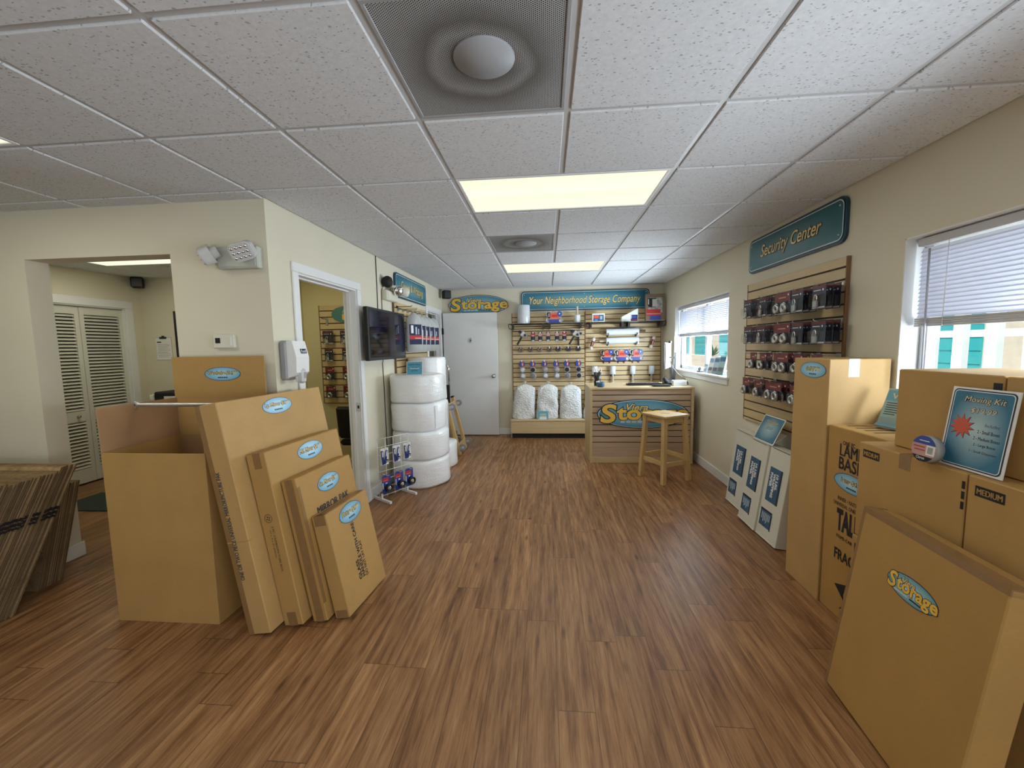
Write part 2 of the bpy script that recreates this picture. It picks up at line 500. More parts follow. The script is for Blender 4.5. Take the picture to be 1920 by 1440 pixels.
_TC = {}
def text_data(body, shear, offset, res):
    key = (body, shear, offset, res)
    if key not in _TC:
        cu = bpy.data.curves.new('lettering', 'FONT')
        cu.body = body; cu.size = 1; cu.shear = shear; cu.offset = offset
        cu.fill_mode = 'FRONT'; cu.resolution_u = res
        cu.align_x = 'CENTER'
        ob = bpy.data.objects.new('lettering', cu)
        me = ob.to_mesh()
        vs_ = [v.co.copy() for v in me.vertices]
        fs_ = [tuple(p.vertices) for p in me.polygons]
        ob.to_mesh_clear()
        bpy.data.objects.remove(ob); bpy.data.curves.remove(cu)
        _TC[key] = (vs_, fs_)
    return _TC[key]

class MB:
    def __init__(s):
        s.bm = bmesh.new(); s.mats = []
    def mi(s, m):
        m = M[m] if isinstance(m, str) else m
        if m not in s.mats:
            s.mats.append(m)
        return s.mats.index(m)
    def poly(s, pts, m, smooth=False):
        f = s.bm.faces.new([s.bm.verts.new(p) for p in pts])
        f.material_index = s.mi(m); f.smooth = smooth
        return f
    def box(s, a, b, m, bev=0.0, X=I4, seg=1):
        x0, y0, z0 = a; x1, y1, z1 = b
        P = [(x0, y0, z0), (x1, y0, z0), (x1, y1, z0), (x0, y1, z0), (x0, y0, z1), (x1, y0, z1), (x1, y1, z1), (x0, y1, z1)]
        v = [s.bm.verts.new(X @ Vector(p)) for p in P]
        k = s.mi(m); fs = []
        for q in ((0, 3, 2, 1), (4, 5, 6, 7), (0, 1, 5, 4), (1, 2, 6, 5), (2, 3, 7, 6), (3, 0, 4, 7)):
            f = s.bm.faces.new([v[i] for i in q]); f.material_index = k; fs.append(f)
        if bev:
            es = list({e for f in fs for e in f.edges})
            bmesh.ops.bevel(s.bm, geom=es, offset=bev, segments=seg, affect='EDGES', profile=0.5, clamp_overlap=True, material=-1)
    def bar(s, p0, p1, w, d, m, ref=(0, 0, 1), bev=0.0):
        """square bar between two points, w across, d along ref"""
        p0, p1 = Vector(p0), Vector(p1)
        ax = (p1-p0); L = ax.length; ax.normalize()
        ref = Vector(ref)
        if abs(ax.dot(ref)) > 0.98:
            ref = Vector((0, 1, 0))
        sx = ax.cross(ref).normalized(); sy = sx.cross(ax).normalized()
        X = Matrix(((sx.x, sy.x, ax.x, p0.x), (sx.y, sy.y, ax.y, p0.y), (sx.z, sy.z, ax.z, p0.z), (0, 0, 0, 1)))
        s.box((-w/2, -d/2, 0), (w/2, d/2, L), m, bev, X @ Matrix.Identity(4))
    def cyl(s, p0, p1, r0, m, r1=None, seg=20, caps=True, capm=None):
        p0, p1 = Vector(p0), Vector(p1)
        r1 = r0 if r1 is None else r1
        ax = (p1-p0).normalized()
        ref = Vector((0, 0, 1)) if abs(ax.z) < 0.9 else Vector((1, 0, 0))
        sx = ax.cross(ref).normalized(); sy = ax.cross(sx).normalized()
        k = s.mi(m)
        ring = lambda p, r: [s.bm.verts.new(p + (sx*math.cos(2*PI*i/seg) + sy*math.sin(2*PI*i/seg))*r) for i in range(seg)]
        a, b = ring(p0, r0), ring(p1, r1)
        for i in range(seg):
            f = s.bm.faces.new((a[i], a[(i+1) % seg], b[(i+1) % seg], b[i])); f.material_index = k; f.smooth = True
        if caps:
            kc = s.mi(capm) if capm else k
            f = s.bm.faces.new(ring(p0, r0)[::-1]); f.material_index = kc
            f = s.bm.faces.new(ring(p1, r1)); f.material_index = kc
    def tube(s, pts, r, m, seg=8, closed=False):
        pts = [Vector(p) for p in pts]; n = len(pts); k = s.mi(m); rings = []
        last = None
        for i, p in enumerate(pts):
            a = pts[i-1] if (i or closed) else p
            b = pts[(i+1) % n] if (i < n-1 or closed) else p
            ax = (b-a).normalized()
            if last is None:
                ref = Vector((0, 0, 1)) if abs(ax.z) < 0.9 else Vector((1, 0, 0))
                sx = ax.cross(ref).normalized()
            else:
                sx = (last - ax*last.dot(ax)).normalized()
            last = sx; sy = ax.cross(sx)
            rings.append([s.bm.verts.new(p + (sx*math.cos(2*PI*j/seg) + sy*math.sin(2*PI*j/seg))*r) for j in range(seg)])
        for i in range(n if closed else n-1):
            a, b = rings[i], rings[(i+1) % n]
            for j in range(seg):
                f = s.bm.faces.new((a[j], a[(j+1) % seg], b[(j+1) % seg], b[j])); f.material_index = k; f.smooth = True
        if not closed:
            for rr in (rings[0][::-1], rings[-1]):
                f = s.bm.faces.new(rr); f.material_index = k
    def lathe(s, prof, m, X=I4, seg=24, smooth=True):
        k = s.mi(m); rows = []
        for r, z in prof:
            rows.append([s.bm.verts.new(X @ Vector((max(r, 1e-4)*math.cos(2*PI*i/seg), max(r, 1e-4)*math.sin(2*PI*i/seg), z))) for i in range(seg)])
        for a, b in zip(rows, rows[1:]):
            for i in range(seg):
                f = s.bm.faces.new((a[i], a[(i+1) % seg], b[(i+1) % seg], b[i])); f.material_index = k; f.smooth = smooth
        for rr in (rows[0][::-1], rows[-1]):
            f = s.bm.faces.new(rr); f.material_index = k
    def prism(s, pts, z0, z1, m, X=I4, side=None):
        a = [s.bm.verts.new(X @ Vector((x, y, z0))) for x, y in pts]
        b = [s.bm.verts.new(X @ Vector((x, y, z1))) for x, y in pts]
        k = s.mi(m); ks = s.mi(side) if side else k
        n = len(pts)
        f = s.bm.faces.new(a[::-1]); f.material_index = k
        f = s.bm.faces.new(b); f.material_index = k
        for i in range(n):
            f = s.bm.faces.new((a[i], a[(i+1) % n], b[(i+1) % n], b[i])); f.material_index = ks
    def flat(s, pts, z, m, X=I4):
        s.poly([X @ Vector((x, y, z)) for x, y in pts], m)
    def rect(s, x0, y0, x1, y1, z, m, X=I4):
        s.flat([(x0, y0), (x1, y0), (x1, y1), (x0, y1)], z, m, X)
    def text(s, body, cx, cy, w, h, m, z=0.001, X=I4, shear=0.0, outline=None, ow=0.05, fat=0.012, rot=0.0, res=3, lift=0.0006):
        base, _ = text_data(body, shear, 0.0, res)
        x0 = min(v.x for v in base); x1 = max(v.x for v in base); y0 = min(v.y for v in base); y1 = max(v.y for v in base)
        sx = w/(x1-x0); sy = h/(y1-y0)
        ca, sa = math.cos(rot), math.sin(rot)
        layers = [(m, fat, z+(lift if outline else 0))]
        if outline:
            layers.insert(0, (outline, ow, z))
        passes = []
        for mat, off, zz in layers:
            if 'M' in body and mat == m and off > 0:      # embolden by overprinting: an offset M folds onto itself
                passes += [(mat, 0.0, zz+0.00008*i, dx) for i, dx in enumerate((-off*1.3, 0.0, off*1.3))]
            else:
                passes.append((mat, off, zz, 0.0))
        for mat, off, zz, dx in passes:
            vs_, fs_ = text_data(body, shear, off, res)
            k = s.mi(mat); nv = []
            for v in vs_:
                px, py = (v.x+dx-(x0+x1)/2)*sx, (v.y-(y0+y1)/2)*sy
                nv.append(s.bm.verts.new(X @ Vector((cx + px*ca - py*sa, cy + px*sa + py*ca, zz))))
            for f in fs_:
                try:
                    g = s.bm.faces.new([nv[i] for i in f]); g.material_index = k
                except ValueError:
                    pass
    def build(s, name, parent=None, at=None, fix=True):
        if fix:
            bmesh.ops.recalc_face_normals(s.bm, faces=s.bm.faces)
        me = bpy.data.meshes.new(name)
        s.bm.to_mesh(me); s.bm.free()
        for m in s.mats:
            me.materials.append(m)
        o = bpy.data.objects.new(name, me)
        COL.objects.link(o)
        if parent is not None:
            o.parent = parent
        if at is not None:
            if parent is None:
                o.matrix_world = at
            else:
                o.matrix_local = at
        return o

def tag(o, label=None, cat=None, group=None, kind=None):
    if label: o['label'] = label
    if cat: o['category'] = cat
    if group: o['group'] = group
    if kind: o['kind'] = kind
    return o

def thing(name, label, cat, at=I4, group=None):
    o = bpy.data.objects.new(name, None)
    o.empty_display_size = 0.05
    COL.objects.link(o)
    o.matrix_world = at
    return tag(o, label, cat, group)

def copy_tree(o, parent=None):
    c = o.copy(); COL.objects.link(c)
    if parent is not None:
        c.parent = parent
    for ch in list(o.children):
        copy_tree(ch, c)
    return c

def struct(o):
    o['kind'] = 'structure'
    return o

def oval(a, b, n=48):
    return [(a*math.cos(2*PI*i/n), b*math.sin(2*PI*i/n)) for i in range(n)]

def rrect(w, h, r, n=6):
    pts = []
    for cx, cy, a0 in ((w/2-r, h/2-r, 0), (-w/2+r, h/2-r, PI/2), (-w/2+r, -h/2+r, PI), (w/2-r, -h/2+r, 3*PI/2)):
        for i in range(n+1):
            a = a0 + PI/2*i/n
            pts.append((cx+r*math.cos(a), cy+r*math.sin(a)))
    return pts

RIGHT = lambda y, z, x=1.87: frame((x, y, z), (0, -1, 0), (0, 0, 1))     # on the right wall, seen from inside
LEFT = lambda y, z, x=-1.74: frame((x, y, z), (0, 1, 0), (0, 0, 1))
BACK = lambda x, z, y=6.83: frame((x, y, z), (1, 0, 0), (0, 0, 1))       # faces the camera

ZC = 2.435        # ceiling height
XR, XL, YB, YP = 1.87, -1.74, 6.83, 2.50

# ------------------------------------------------------------------ setting
b = MB(); b.box((-6.2, -3.0, -0.1), (2.05, 7.0, 0.0), 'floor'); struct(b.build('floor'))

def wall(name, boxes, m='wall'):
    w = MB()
    for a, c in boxes:
        w.box(a, c, m)
    return struct(w.build(name))

W1 = (0.55, 2.355); W2 = (4.42, 6.20); WZ = (1.13, 2.01); XO = 2.03
wall('wall_right', [((XR, -3.0, 0), (XO, -2.35, 2.6)), ((XR, -2.35, 2.15), (XO, -0.15, 2.6)), ((XR, -0.15, 0), (XO, W1[0], 2.6)), ((XR, W1[1], 0), (XO, W2[0], 2.6)), ((XR, W2[1], 0), (XO, 7.0, 2.6)),
                    ((XR, W1[0], 0), (XO, W1[1], WZ[0]-0.02)), ((XR, W1[0], WZ[1]), (XO, W1[1], 2.6)),
                    ((XR, W2[0], 0), (XO, W2[1], WZ[0]-0.02)), ((XR, W2[0], WZ[1]), (XO, W2[1], 2.6))])
wall('wall_back', [((-3.4, YB, 0), (XR, 7.0, 2.6))])
D1 = (2.79, 3.70); D2 = (5.94, 6.70); XI = -1.86
wall('wall_left', [((XI, YP, 0), (XL, D1[0], 2.6)), ((XI, D1[0], 2.035), (XL, D1[1], 2.6)), ((XI, D1[1], 0), (XL, D2[0], 2.6)),
                   ((XI, D2[0], 2.04), (XL, D2[1], 2.6)), ((XI, D2[1], 0), (XL, YB, 2.6))])
YQ = 2.635; OX = (-3.445, -2.40)
wall('wall_front', [((-6.2, YP, 0), (OX[0], YQ, 2.6)), ((OX[0], YP, 2.115), (OX[1], YQ, 2.6)), ((OX[1], YP, 0), (XI, YQ, 2.6))])
wall('wall_closet', [((-5.38, YQ, 0), (-5.22, 3.27, 2.6)), ((-5.38, 3.27, 2.04), (-5.22, 4.74, 2.6)), ((-5.38, 4.74, 0), (-5.22, 5.05, 2.6))])
wall('wall_inner', [((-5.22, 4.95, 0), (-3.1, 5.05, 2.6))])
wall('wall_office', [((-3.1, 4.90, 0), (XI, 5.05, 2.6)), ((-3.12, 3.35, 0), (-3.0, 4.90, 2.6)), ((-3.0, 3.35, 0), (-2.3, 3.45, 2.6)), ((-2.34, YQ, 0), (-2.22, 3.35, 2.6))], 'wall_office')
wall('wall_storeroom', [((-3.4, 5.05, 0), (-3.28, YB, 2.6))])
wall('wall_shopfront', [((-6.2, -2.95, 0), (-2.9, -2.8, 2.6)), ((-2.9, -2.95, 2.3), (1.6, -2.8, 2.6)), ((1.6, -2.95, 0), (XR, -2.8, 2.6)), ((-2.9, -2.95, 0), (1.6, -2.8, 0.15))])
wall('wall_far_left', [((-6.2, -2.8, 0), (-6.05, YP, 2.6))])
b = MB(); b.box((-6.3, -3.05, 2.62), (2.12, 7.1, 2.80), 'concrete'); struct(b.build('roof'))

b = MB()
for x0, x1 in ((-2.9, -1.42), (-1.38, 0.08), (0.12, 1.6)):
    b.box((x0, -2.90, 0.15), (x0+0.05, -2.84, 2.3), 'alu'); b.box((x1-0.05, -2.90, 0.15), (x1, -2.84, 2.3), 'alu')
b.box((-2.9, -2.9, 2.24), (1.6, -2.84, 2.3), 'alu'); b.box((-2.9, -2.9, 0.15), (1.6, -2.84, 0.21), 'alu')
o = struct(b.build('window_3'))
b = MB(); b.box((-2.85, -2.873, 0.2), (1.55, -2.867, 2.25), 'glass'); b.build('glass', o)

b = MB()
for y0, y1 in ((-2.35, -1.27), (-1.23, -0.15)):
    b.box((1.92, y0, 0), (1.98, y0+0.07, 2.15), 'alu'); b.box((1.92, y1-0.07, 0), (1.98, y1, 2.15), 'alu'); b.box((1.92, y0, 2.07), (1.98, y1, 2.15), 'alu'); b.box((1.92, y0, 0), (1.98, y1, 0.14), 'alu')
o = struct(b.build('door_3'))
b = MB(); b.box((1.946, -2.30, 0.1), (1.952, -0.2, 2.1), 'glass'); b.build('glass', o)

# ceiling: tegular tiles dropped a little below a tee grid
GS = 0.6096
gx = lambda c: (c-0.8477)*GS
gy = lambda r: (r+2.8898)*GS
lights = {(0, 1), (1, 1), (0, 5), (1, 5), (-5, -1), (-4, -1), (-7, 3), (-6, 3)}
vents = {(0, -1), (0, 3)}
starts = [(0, 1), (0, 5), (-5, -1), (-7, 3)]
b = MB()
for c in range(-10, 4):
    for r in range(-10, 8):
        x0, x1 = gx(c), gx(c+1); y0, y1 = gy(r), gy(r+1)
        x1 = min(x1, XR); y0 = max(y0, -2.8); y1 = min(y1, YB); x0 = max(x0, -6.05)
        if x1-x0 < 0.05 or y1-y0 < 0.03 or (c, r) in lights or (c, r) in vents:
            continue
        i = 0.0125
        b.box((x0+i, y0+i, ZC-0.007), (x1-i, y1-i, ZC+0.012), 'tile', 0.0035)
ceil = struct(b.build('ceiling'))
b = MB()
for c in range(-10, 5):
    x = gx(c) if c < 4 else XR-0.012
    for r in range(-10, 8):
        if x > -6.05 and not ((c, r) in lights and (c-1, r) in lights and (c, r) not in {(c0, r0) for c0, r0 in starts}):
            b.box((x-0.012, max(gy(r), -2.8), ZC), (x+0.012, min(gy(r+1), YB), ZC+0.02), 'tee')
for r in range(-9, 8):
    y = gy(r)
    b.box((-6.05, y-0.012, ZC+0.0003), (XR, y+0.012, ZC+0.02), 'tee')
b.box((-6.05, YB-0.022, ZC+0.0006), (XR, YB, ZC+0.02), 'tee')
b.box((XL, YP, ZC+0.0006), (XL+0.022, YB, ZC+0.02), 'tee'); b.box((-6.05, YP-0.022, ZC+0.0006), (XL, YP, ZC+0.02), 'tee')
b.box((-6.2, -2.95, ZC+0.021), (XR, 6.95, ZC+0.04), 'white')
b.build('grid', ceil)

def base(name, boxes, m='white'):
    w = MB()
    for a, c in boxes:
        w.box(a, c, m, 0.004)
    struct(w.build(name))
BH, BT = 0.105, 0.014
base('baseboard_right', [((XR-BT, -0.15, 0), (XR, YB, BH))])
base('baseboard_left', [((XL, YP, 0), (XL+BT, D1[0]-0.06, BH)), ((XL, D1[1]+0.06, 0), (XL+BT, D2[0]-0.06, BH))])
base('baseboard_back', [((XL, YB-BT, 0), (XR-BT, YB, BH))])
base('baseboard_front', [((-6.05, YP-BT, 0), (OX[0]+BT, YP, BH)), ((OX[0], YP, 0), (OX[0]+BT, YQ+BT, BH)), ((OX[1]-BT, YP-BT, 0), (XL+BT, YP, BH))])
base('baseboard_inner', [((-5.22, 4.95-BT, 0), (-3.1, 4.95, BH)), ((-3.0, 4.90-BT, 0), (XI, 4.90, BH))])

# door casings
def casing(name, x, n, y0, y1, z, w=0.062, t=0.016, depth=0.12, strike=True):
    """white casing round a doorway in a wall of constant X; n = +1 where the casing stands out towards +X"""
    f = MB()
    a, c = sorted((x, x+n*t))
    f.box((a, y0-w, 0), (c, y0+0.006, z-0.0065), 'white', 0.004); f.box((a, y1-0.006, 0), (c, y1+w, z-0.0065), 'white', 0.004)
    f.box((a, y0-w, z-0.006), (c, y1+w, z+w), 'white', 0.004)
    a, c = sorted((x, x-n*depth))
    f.box((a, y0, 0), (c, y0+0.018, z-0.0185), 'white'); f.box((a, y1-0.018, 0), (c, y1, z-0.0185), 'white'); f.box((a, y0, z-0.018), (c, y1, z), 'white')
    a, c = sorted((x-n*depth*0.45, x-n*depth*0.75))
    f.box((a, y0+0.018, 0), (c, y0+0.03, z-0.0305), 'white', 0.002); f.box((a, y1-0.03, 0), (c, y1-0.018, z-0.0305), 'white', 0.002)
    f.box((a, y0+0.018, z-0.03), (c, y1-0.018, z-0.018), 'white', 0.002)
    o = struct(f.build(name))
    if strike:
        g = MB(); g.box((x-0.05, y1-0.0195, 0.90), (x-0.005, y1-0.0178, 0.985), 'lightgrey'); g.box((x-0.036, y1-0.0205, 0.93), (x-0.018, y1-0.019, 0.958), 'black'); g.build('strike_plate', o)
    return o
casing('trim_1', XL, 1, D1[0], D1[1], 2.035)
casing('trim_2', XL, 1, D2[0], D2[1], 2.04, strike=False)
casing('trim_3', -5.22, 1, 3.27, 4.74, 2.04, 0.085, strike=False)

# white back door swung open against the back wall
b = MB(); b.box((-1.70, 6.715, 0.012), (-0.80, 6.755, 2.045), 'white', 0.002); door = struct(b.build('door_1'))
b = MB()
X = frame((-0.872, 6.715, 1.0), (1, 0, 0), (0, 0, 1))
b.lathe([(0.033, 0), (0.033, 0.006), (0.012, 0.010), (0.012, 0.034), (0.027, 0.044), (0.030, 0.056), (0.022, 0.068), (0.001, 0.071)], 'steel', X, 20)
b.build('knob', door)
b = MB(); b.box((-0.803, 6.722, 0.97), (-0.797, 6.748, 1.03), 'steel'); b.build('latch_plate', door)
b = MB()
X = frame((-1.245, 6.715, 1.60), (1, 0, 0), (0, 0, 1))
b.prism(oval(0.018, 0.042, 20), 0, 0.012, 'steel', X); b.lathe([(0.012, 0.012), (0.010, 0.02), (0.001, 0.021)], 'black', X @ T(0, -0.006, 0), 14)
b.build('peephole', door)
for z in (0.3, 1.75):
    b = MB(); b.box((-1.725, 6.70, z-0.05), (-1.69, 6.714, z+0.05), 'black'); b.build('hinge', door)

# louvred bifold closet doors
dr = None
def bifold(y0, y1):
    f = MB(); x = -5.25
    st = 0.045
    z0, z1, zm0, zm1 = 0.02, 2.015, 0.72, 0.84
    f.box((x-0.028, y0, z0), (x, y0+st, z1), 'offdoor', 0.002); f.box((x-0.028, y1-st, z0), (x, y1, z1), 'offdoor', 0.002)
    for a, c in ((z0, z0+0.16), (zm0, zm1), (z1-0.085, z1)):
        f.box((x-0.027, y0+st, a), (x-0.001, y1-st, c), 'offdoor')
    o = struct(f.build('door_2'))
    g = MB()
    for a, c in ((z0+0.16, zm0), (zm1, z1-0.085)):
        n = int((c-a)/0.0365)
        for i in range(n):
            z = a + (i+0.5)*(c-a)/n
            g.box((-0.018, y0+st, -0.003), (0.018, y1-st, 0.003), 'offdoor', 0, T(x-0.014, 0, z) @ RY(math.radians(38)))
    g.build('louvers', o)
    g = MB(); g.box((x-0.034, y0+st, z0+0.1), (x-0.030, y1-st, z1-0.02), 'blackmatte'); g.build('shade_sheet', o)  # black sheet stands in for the shade between the louvers
    return o
M['offdoor'] = pm('cream_white_door', (0.66, 0.65, 0.58), 0.5, 0.02, 5)
o = bifold(3.77, 4.245); o2 = bifold(4.25, 4.725); o3 = bifold(3.285, 3.76)
b = MB(); b.lathe([(0.008, 0), (0.008, 0.015), (0.017, 0.022), (0.014, 0.032), (0.001, 0.034)], 'steel', frame((-5.25, 4.12, 0.785), (0, 1, 0), (0, 0, 1)), 14); b.build('knob', o)
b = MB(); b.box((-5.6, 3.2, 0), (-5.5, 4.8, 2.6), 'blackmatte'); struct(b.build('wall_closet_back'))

# windows in the right wall
def window(name, y0, y1, mull):
    f = MB(); z0, z1 = WZ; x0, x1 = 1.965, 2.02
    for a, c in ((y0, y0+0.045), (y1-0.045, y1), (mull-0.022, mull+0.022)):
        f.box((x0, a, z0), (x1, c, z1), 'alu', 0.003)
    f.box((x0, y0, z0), (x1, y1, z0+0.045), 'alu', 0.003); f.box((x0, y0, z1-0.045), (x1, y1, z1), 'alu', 0.003)
    f.box((x0+0.005, mull+0.022, z0+0.045), (x0+0.03, mull+0.05, z1-0.045), 'alu')
    # white reveals
    f.box((XR-0.001, y1-0.006, z0), (x0, y1, z1), 'white'); f.box((XR-0.001, y0, z0), (x0, y0+0.006, z1), 'white'); f.box((XR-0.001, y0, z1-0.006), (x0, y1, z1), 'white')
    o = struct(f.build(name))
    g = MB(); g.box((1.992, y0+0.04, z0+0.04), (1.996, y1-0.04, z1-0.04), 'glass'); g.build('glass', o)
    g = MB(); g.box((XR-0.035, y0-0.05, z0-0.022), (x0, y1+0.05, z0), 'white', 0.004); g.box((XR-0.014, y0-0.03, z0-0.085), (XR, y1+0.03, z0-0.022), 'white', 0.003); g.build('sill', o)
    return o
window('window_1', W1[0], W1[1], 1.45)
window('window_2', W2[0], W2[1], 5.25)

def blind(name, label, y0, y1, zb, cords, wand):
    at = RIGHT(y1-0.03, 0)        # local x runs toward the camera
    t = thing(name, label, 'window blind', at)
    L = y1-y0-0.06
    zt = WZ[1]-0.012
    f = MB(); f.box((0, zt-0.038, -0.075), (L, zt, -0.035), 'lightgrey_blind', 0.003); f.build('headrail', t)
    f = MB()
    n = int((zt-0.045-zb-0.05)/0.0205)
    for i in range(n):
        z = zb+0.058 + i*0.0205
        a = math.radians(66)
        # shallow curved slat of three strips
        pts = [(-0.0125, -0.0008), (-0.0045, 0.0009), (0.0045, 0.0009), (0.0125, -0.0008)]
        q = [(u*math.sin(a)+v*math.cos(a), u*math.cos(a)-v*math.sin(a)) for u, v in pts]
        for (za, da), (zc, dc) in zip(q, q[1:]):
            f.poly([(0.004, z-za, -0.055+da), (L-0.004, z-za, -0.055+da), (L-0.004, z-zc, -0.055+dc), (0.004, z-zc, -0.055+dc)], 'blind', True)
    f.build('slats', t, fix=False)
    f = MB()
    for k in range(4):
        f.box((0.002, zb+0.002+k*0.011, -0.070), (L-0.002, zb+0.0115+k*0.011, -0.040), 'lightgrey_blind', 0.002)
    f.build('bottom_rail', t)
    for c in cords:
        f = MB(); f.tube([(c, zt-0.03, -0.041), (c, zb, -0.038)], 0.0016, 'whitewire', 5); f.build('ladder_cord', t)
    f = MB(); f.tube([(wand, zt-0.06, -0.03), (wand+0.01, zb-0.30 if name else 0, -0.028)], 0.0045, 'wandgrey', 6); f.build('tilt_wand', t)
    return t
M['lightgrey_blind'] = pm('blind_rail', (0.50, 0.50, 0.53), 0.45, 0.03, 8)
M['wandgrey'] = pm('blind_wand', (0.40, 0.40, 0.46), 0.3, 0.03, 8)
blind('window_blind', 'half-lowered white slatted blind in the near window behind the stacked boxes', W1[0], W1[1], 1.552, [0.16, 0.55, 1.15, 1.6], 0.075)
blind('window_blind', 'half-lowered white slatted blind in the far window beside the counter', W2[0], W2[1], 1.575, [0.3, 0.75, 1.15, 1.6], 0.03)
M['padgreen'] = pm('green_sign_paint', (0.06, 0.20, 0.18), 0.5, 0.05, 10)
M['grey_disp'] = M['grey_plastic']

# ------------------------------------------------------------------ ceiling fixtures
def ceiling_light(label, c, r, n=2):
    x0, x1, y0, y1 = gx(c), gx(c+n), gy(r), gy(r+1)
    t = thing('ceiling_light', label, 'ceiling light', T((x0+x1)/2, (y0+y1)/2, ZC), 'fluorescent ceiling panels')
    hx, hy = (x1-x0)/2, (y1-y0)/2
    f = MB(); w = 0.03
    for a, c_ in (((-hx+.012, -hy+.012, -.004), (hx-.012, -hy+w, .012)), ((-hx+.012, hy-w, -.004), (hx-.012, hy-.012, .012)), ((-hx+.012, -hy+w, -.004), (-hx+w, hy-w, .012)), ((hx-w, -hy+w, -.004), (hx-.012, hy-w, .012))):
        f.box(a, c_, 'white', 0.002)
    f.build('frame', t)
    f = MB(); f.box((-hx+w, -hy+w, 0.002), (hx-w, hy-w, 0.010), 'lightpanel'); f.build('diffuser', t)
    k = t.matrix_world.translation
    lamp('ceiling_area_lamp', 'AREA', 9.0*n/2, (1.0, 0.97, 0.78), T(k.x, k.y, k.z-0.008), shape='RECTANGLE', size=2*hx-0.1, size_y=2*hy-0.1)
    return t
ceiling_light('lit fluorescent panel nearest the camera, behind the grille vent in the main ceiling', 0, 1)
ceiling_light('lit fluorescent panel farther down the main ceiling, toward the back wall', 0, 5)
ceiling_light('lit fluorescent panel at the left edge of the ceiling, only a corner showing', -5, -1)
ceiling_light('lit fluorescent panel in the side room beyond the wide opening', -7, 3)
for _x, _y, _e in ((0.09, -0.37, 9.0), (-2.62, 3.9, 5.0)):   # no fixtures: fill lamp added behind the camera, and the office light
    lamp('ceiling_area_lamp', 'AREA', _e, (1.0, 0.97, 0.78), T(_x, _y, ZC-0.02), shape='RECTANGLE', size=1.1 if _y < 0 else 0.5, size_y=0.5)


def vent(label, c, r, disc):
    x0, x1, y0, y1 = gx(c), gx(c+1), gy(r), gy(r+1)
    t = thing('ceiling_vent', label, 'air vent', T((x0+x1)/2, (y0+y1)/2, ZC), 'perforated ceiling vents')
    h = (x1-x0)/2
    f = MB()
    for a, c_ in (((-h+.012, -h+.012, -.005), (h-.012, -h+.026, .012)), ((-h+.012, h-.026, -.005), (h-.012, h-.012, .012)), ((-h+.012, -h+.026, -.005), (-h+.026, h-.026, .012)), ((h-.026, -h+.026, -.005), (h-.012, h-.026, .012))):
        f.box(a, c_, 'steel_dull', 0.002)
    f.build('frame', t)
    f = MB(); f.box((-h+.026, -h+.026, -0.001), (h-.026, h-.026, 0.006), 'perf'); f.build('perforated_panel', t)
    f = MB(); f.lathe([(0.102, 0.0), (0.100, -0.005), (0.001, -0.007)], 'disc', T(disc[0], disc[1], -0.001), 40); f.build('deflector_disc', t)
M['steel_dull'] = pm('dull_grey_metal', (0.33, 0.33, 0.34), 0.5, 0.05, 10)
M['disc'] = pm('grey_metal_disc', (0.33, 0.345, 0.37), 0.5, 0.06, 5)
vent('large dusty perforated vent with round disc nearest the camera', 0, -1, (0.017, -0.03))
vent('smaller-looking dusty perforated vent farther back between the two light panels', 0, 3, (0.03, 0.0))

# ------------------------------------------------------------------ emergency lights
def lamp_head(t, at, mat_shell, mat_face):
    at = at @ Matrix.Scale(1.25, 4); h = MB(); h.prism(rrect(0.105, 0.085, 0.025), -0.045, 0.0, mat_shell, at); h.prism(rrect(0.07, 0.055, 0.02), -0.075, -0.045, mat_shell, at)
    o = h.build('lamp_head', t)
    g = MB(); g.prism(rrect(0.092, 0.072, 0.02), 0.0, 0.006, mat_face, at)
    for i in range(4):
        for j in range(3):
            g.lathe([(0.0085, 0.006), (0.006, 0.010), (0.001, 0.011)], 'chrome', at @ T(-0.032+0.0215*i, -0.023+0.023*j, 0), 8)
    g.build('reflector', o)
M['emgrey'] = pm('pale_grey_green_plastic', (0.50, 0.52, 0.46), 0.45, 0.02, 8)
t = thing('emergency_light', 'pale twin-head emergency light on the wall above the thermostat', 'emergency light', BACK(-1.905, 2.065, YP))
b = MB(); b.box((-0.135, -0.065, 0), (0.135, 0.068, 0.055), 'emgrey', 0.006); b.box((-0.125, -0.056, 0.054), (0.125, 0.06, 0.060), 'emgrey', 0.003); b.build('body', t)
lamp_head(t, T(-0.185, 0.0, 0.10) @ RY(math.radians(-62)) @ RX(math.radians(28)) @ RZ(math.radians(-25)), 'lightgrey', 'lightgrey')
lamp_head(t, T(0.085, 0.015, 0.125) @ RY(math.radians(18)) @ RX(math.radians(22)) @ RZ(math.radians(18)), 'lightgrey', 'lightgrey')

t = thing('emergency_light', 'beige and chrome emergency light under the black round sensor, above the television', 'emergency light', LEFT(4.42, 2.09))
b = MB(); b.box((-0.13, -0.085, 0), (0.20, 0.02, 0.06), 'offwhite', 0.006); b.box((-0.11, -0.075, 0.058), (0.17, 0.012, 0.066), 'offwhite', 0.003); b.build('body', t)
for x, z, a, c in ((0.06, 0.10, -35, 'chrome'), (0.20, 0.13, 38, 'offwhite')):
    X = T(x, 0.035, z) @ RY(math.radians(a)) @ RX(math.radians(12))
    b = MB(); b.lathe([(0.03, -0.07), (0.05, -0.055), (0.056, -0.01), (0.056, 0.04), (0.046, 0.05), (0.001, 0.045)], c, X, 24); o = b.build('lamp_head', t)
    b = MB(); b.lathe([(0.044, 0.050), (0.030, 0.056), (0.001, 0.058)], 'chrome', X, 20); b.build('reflector', o)

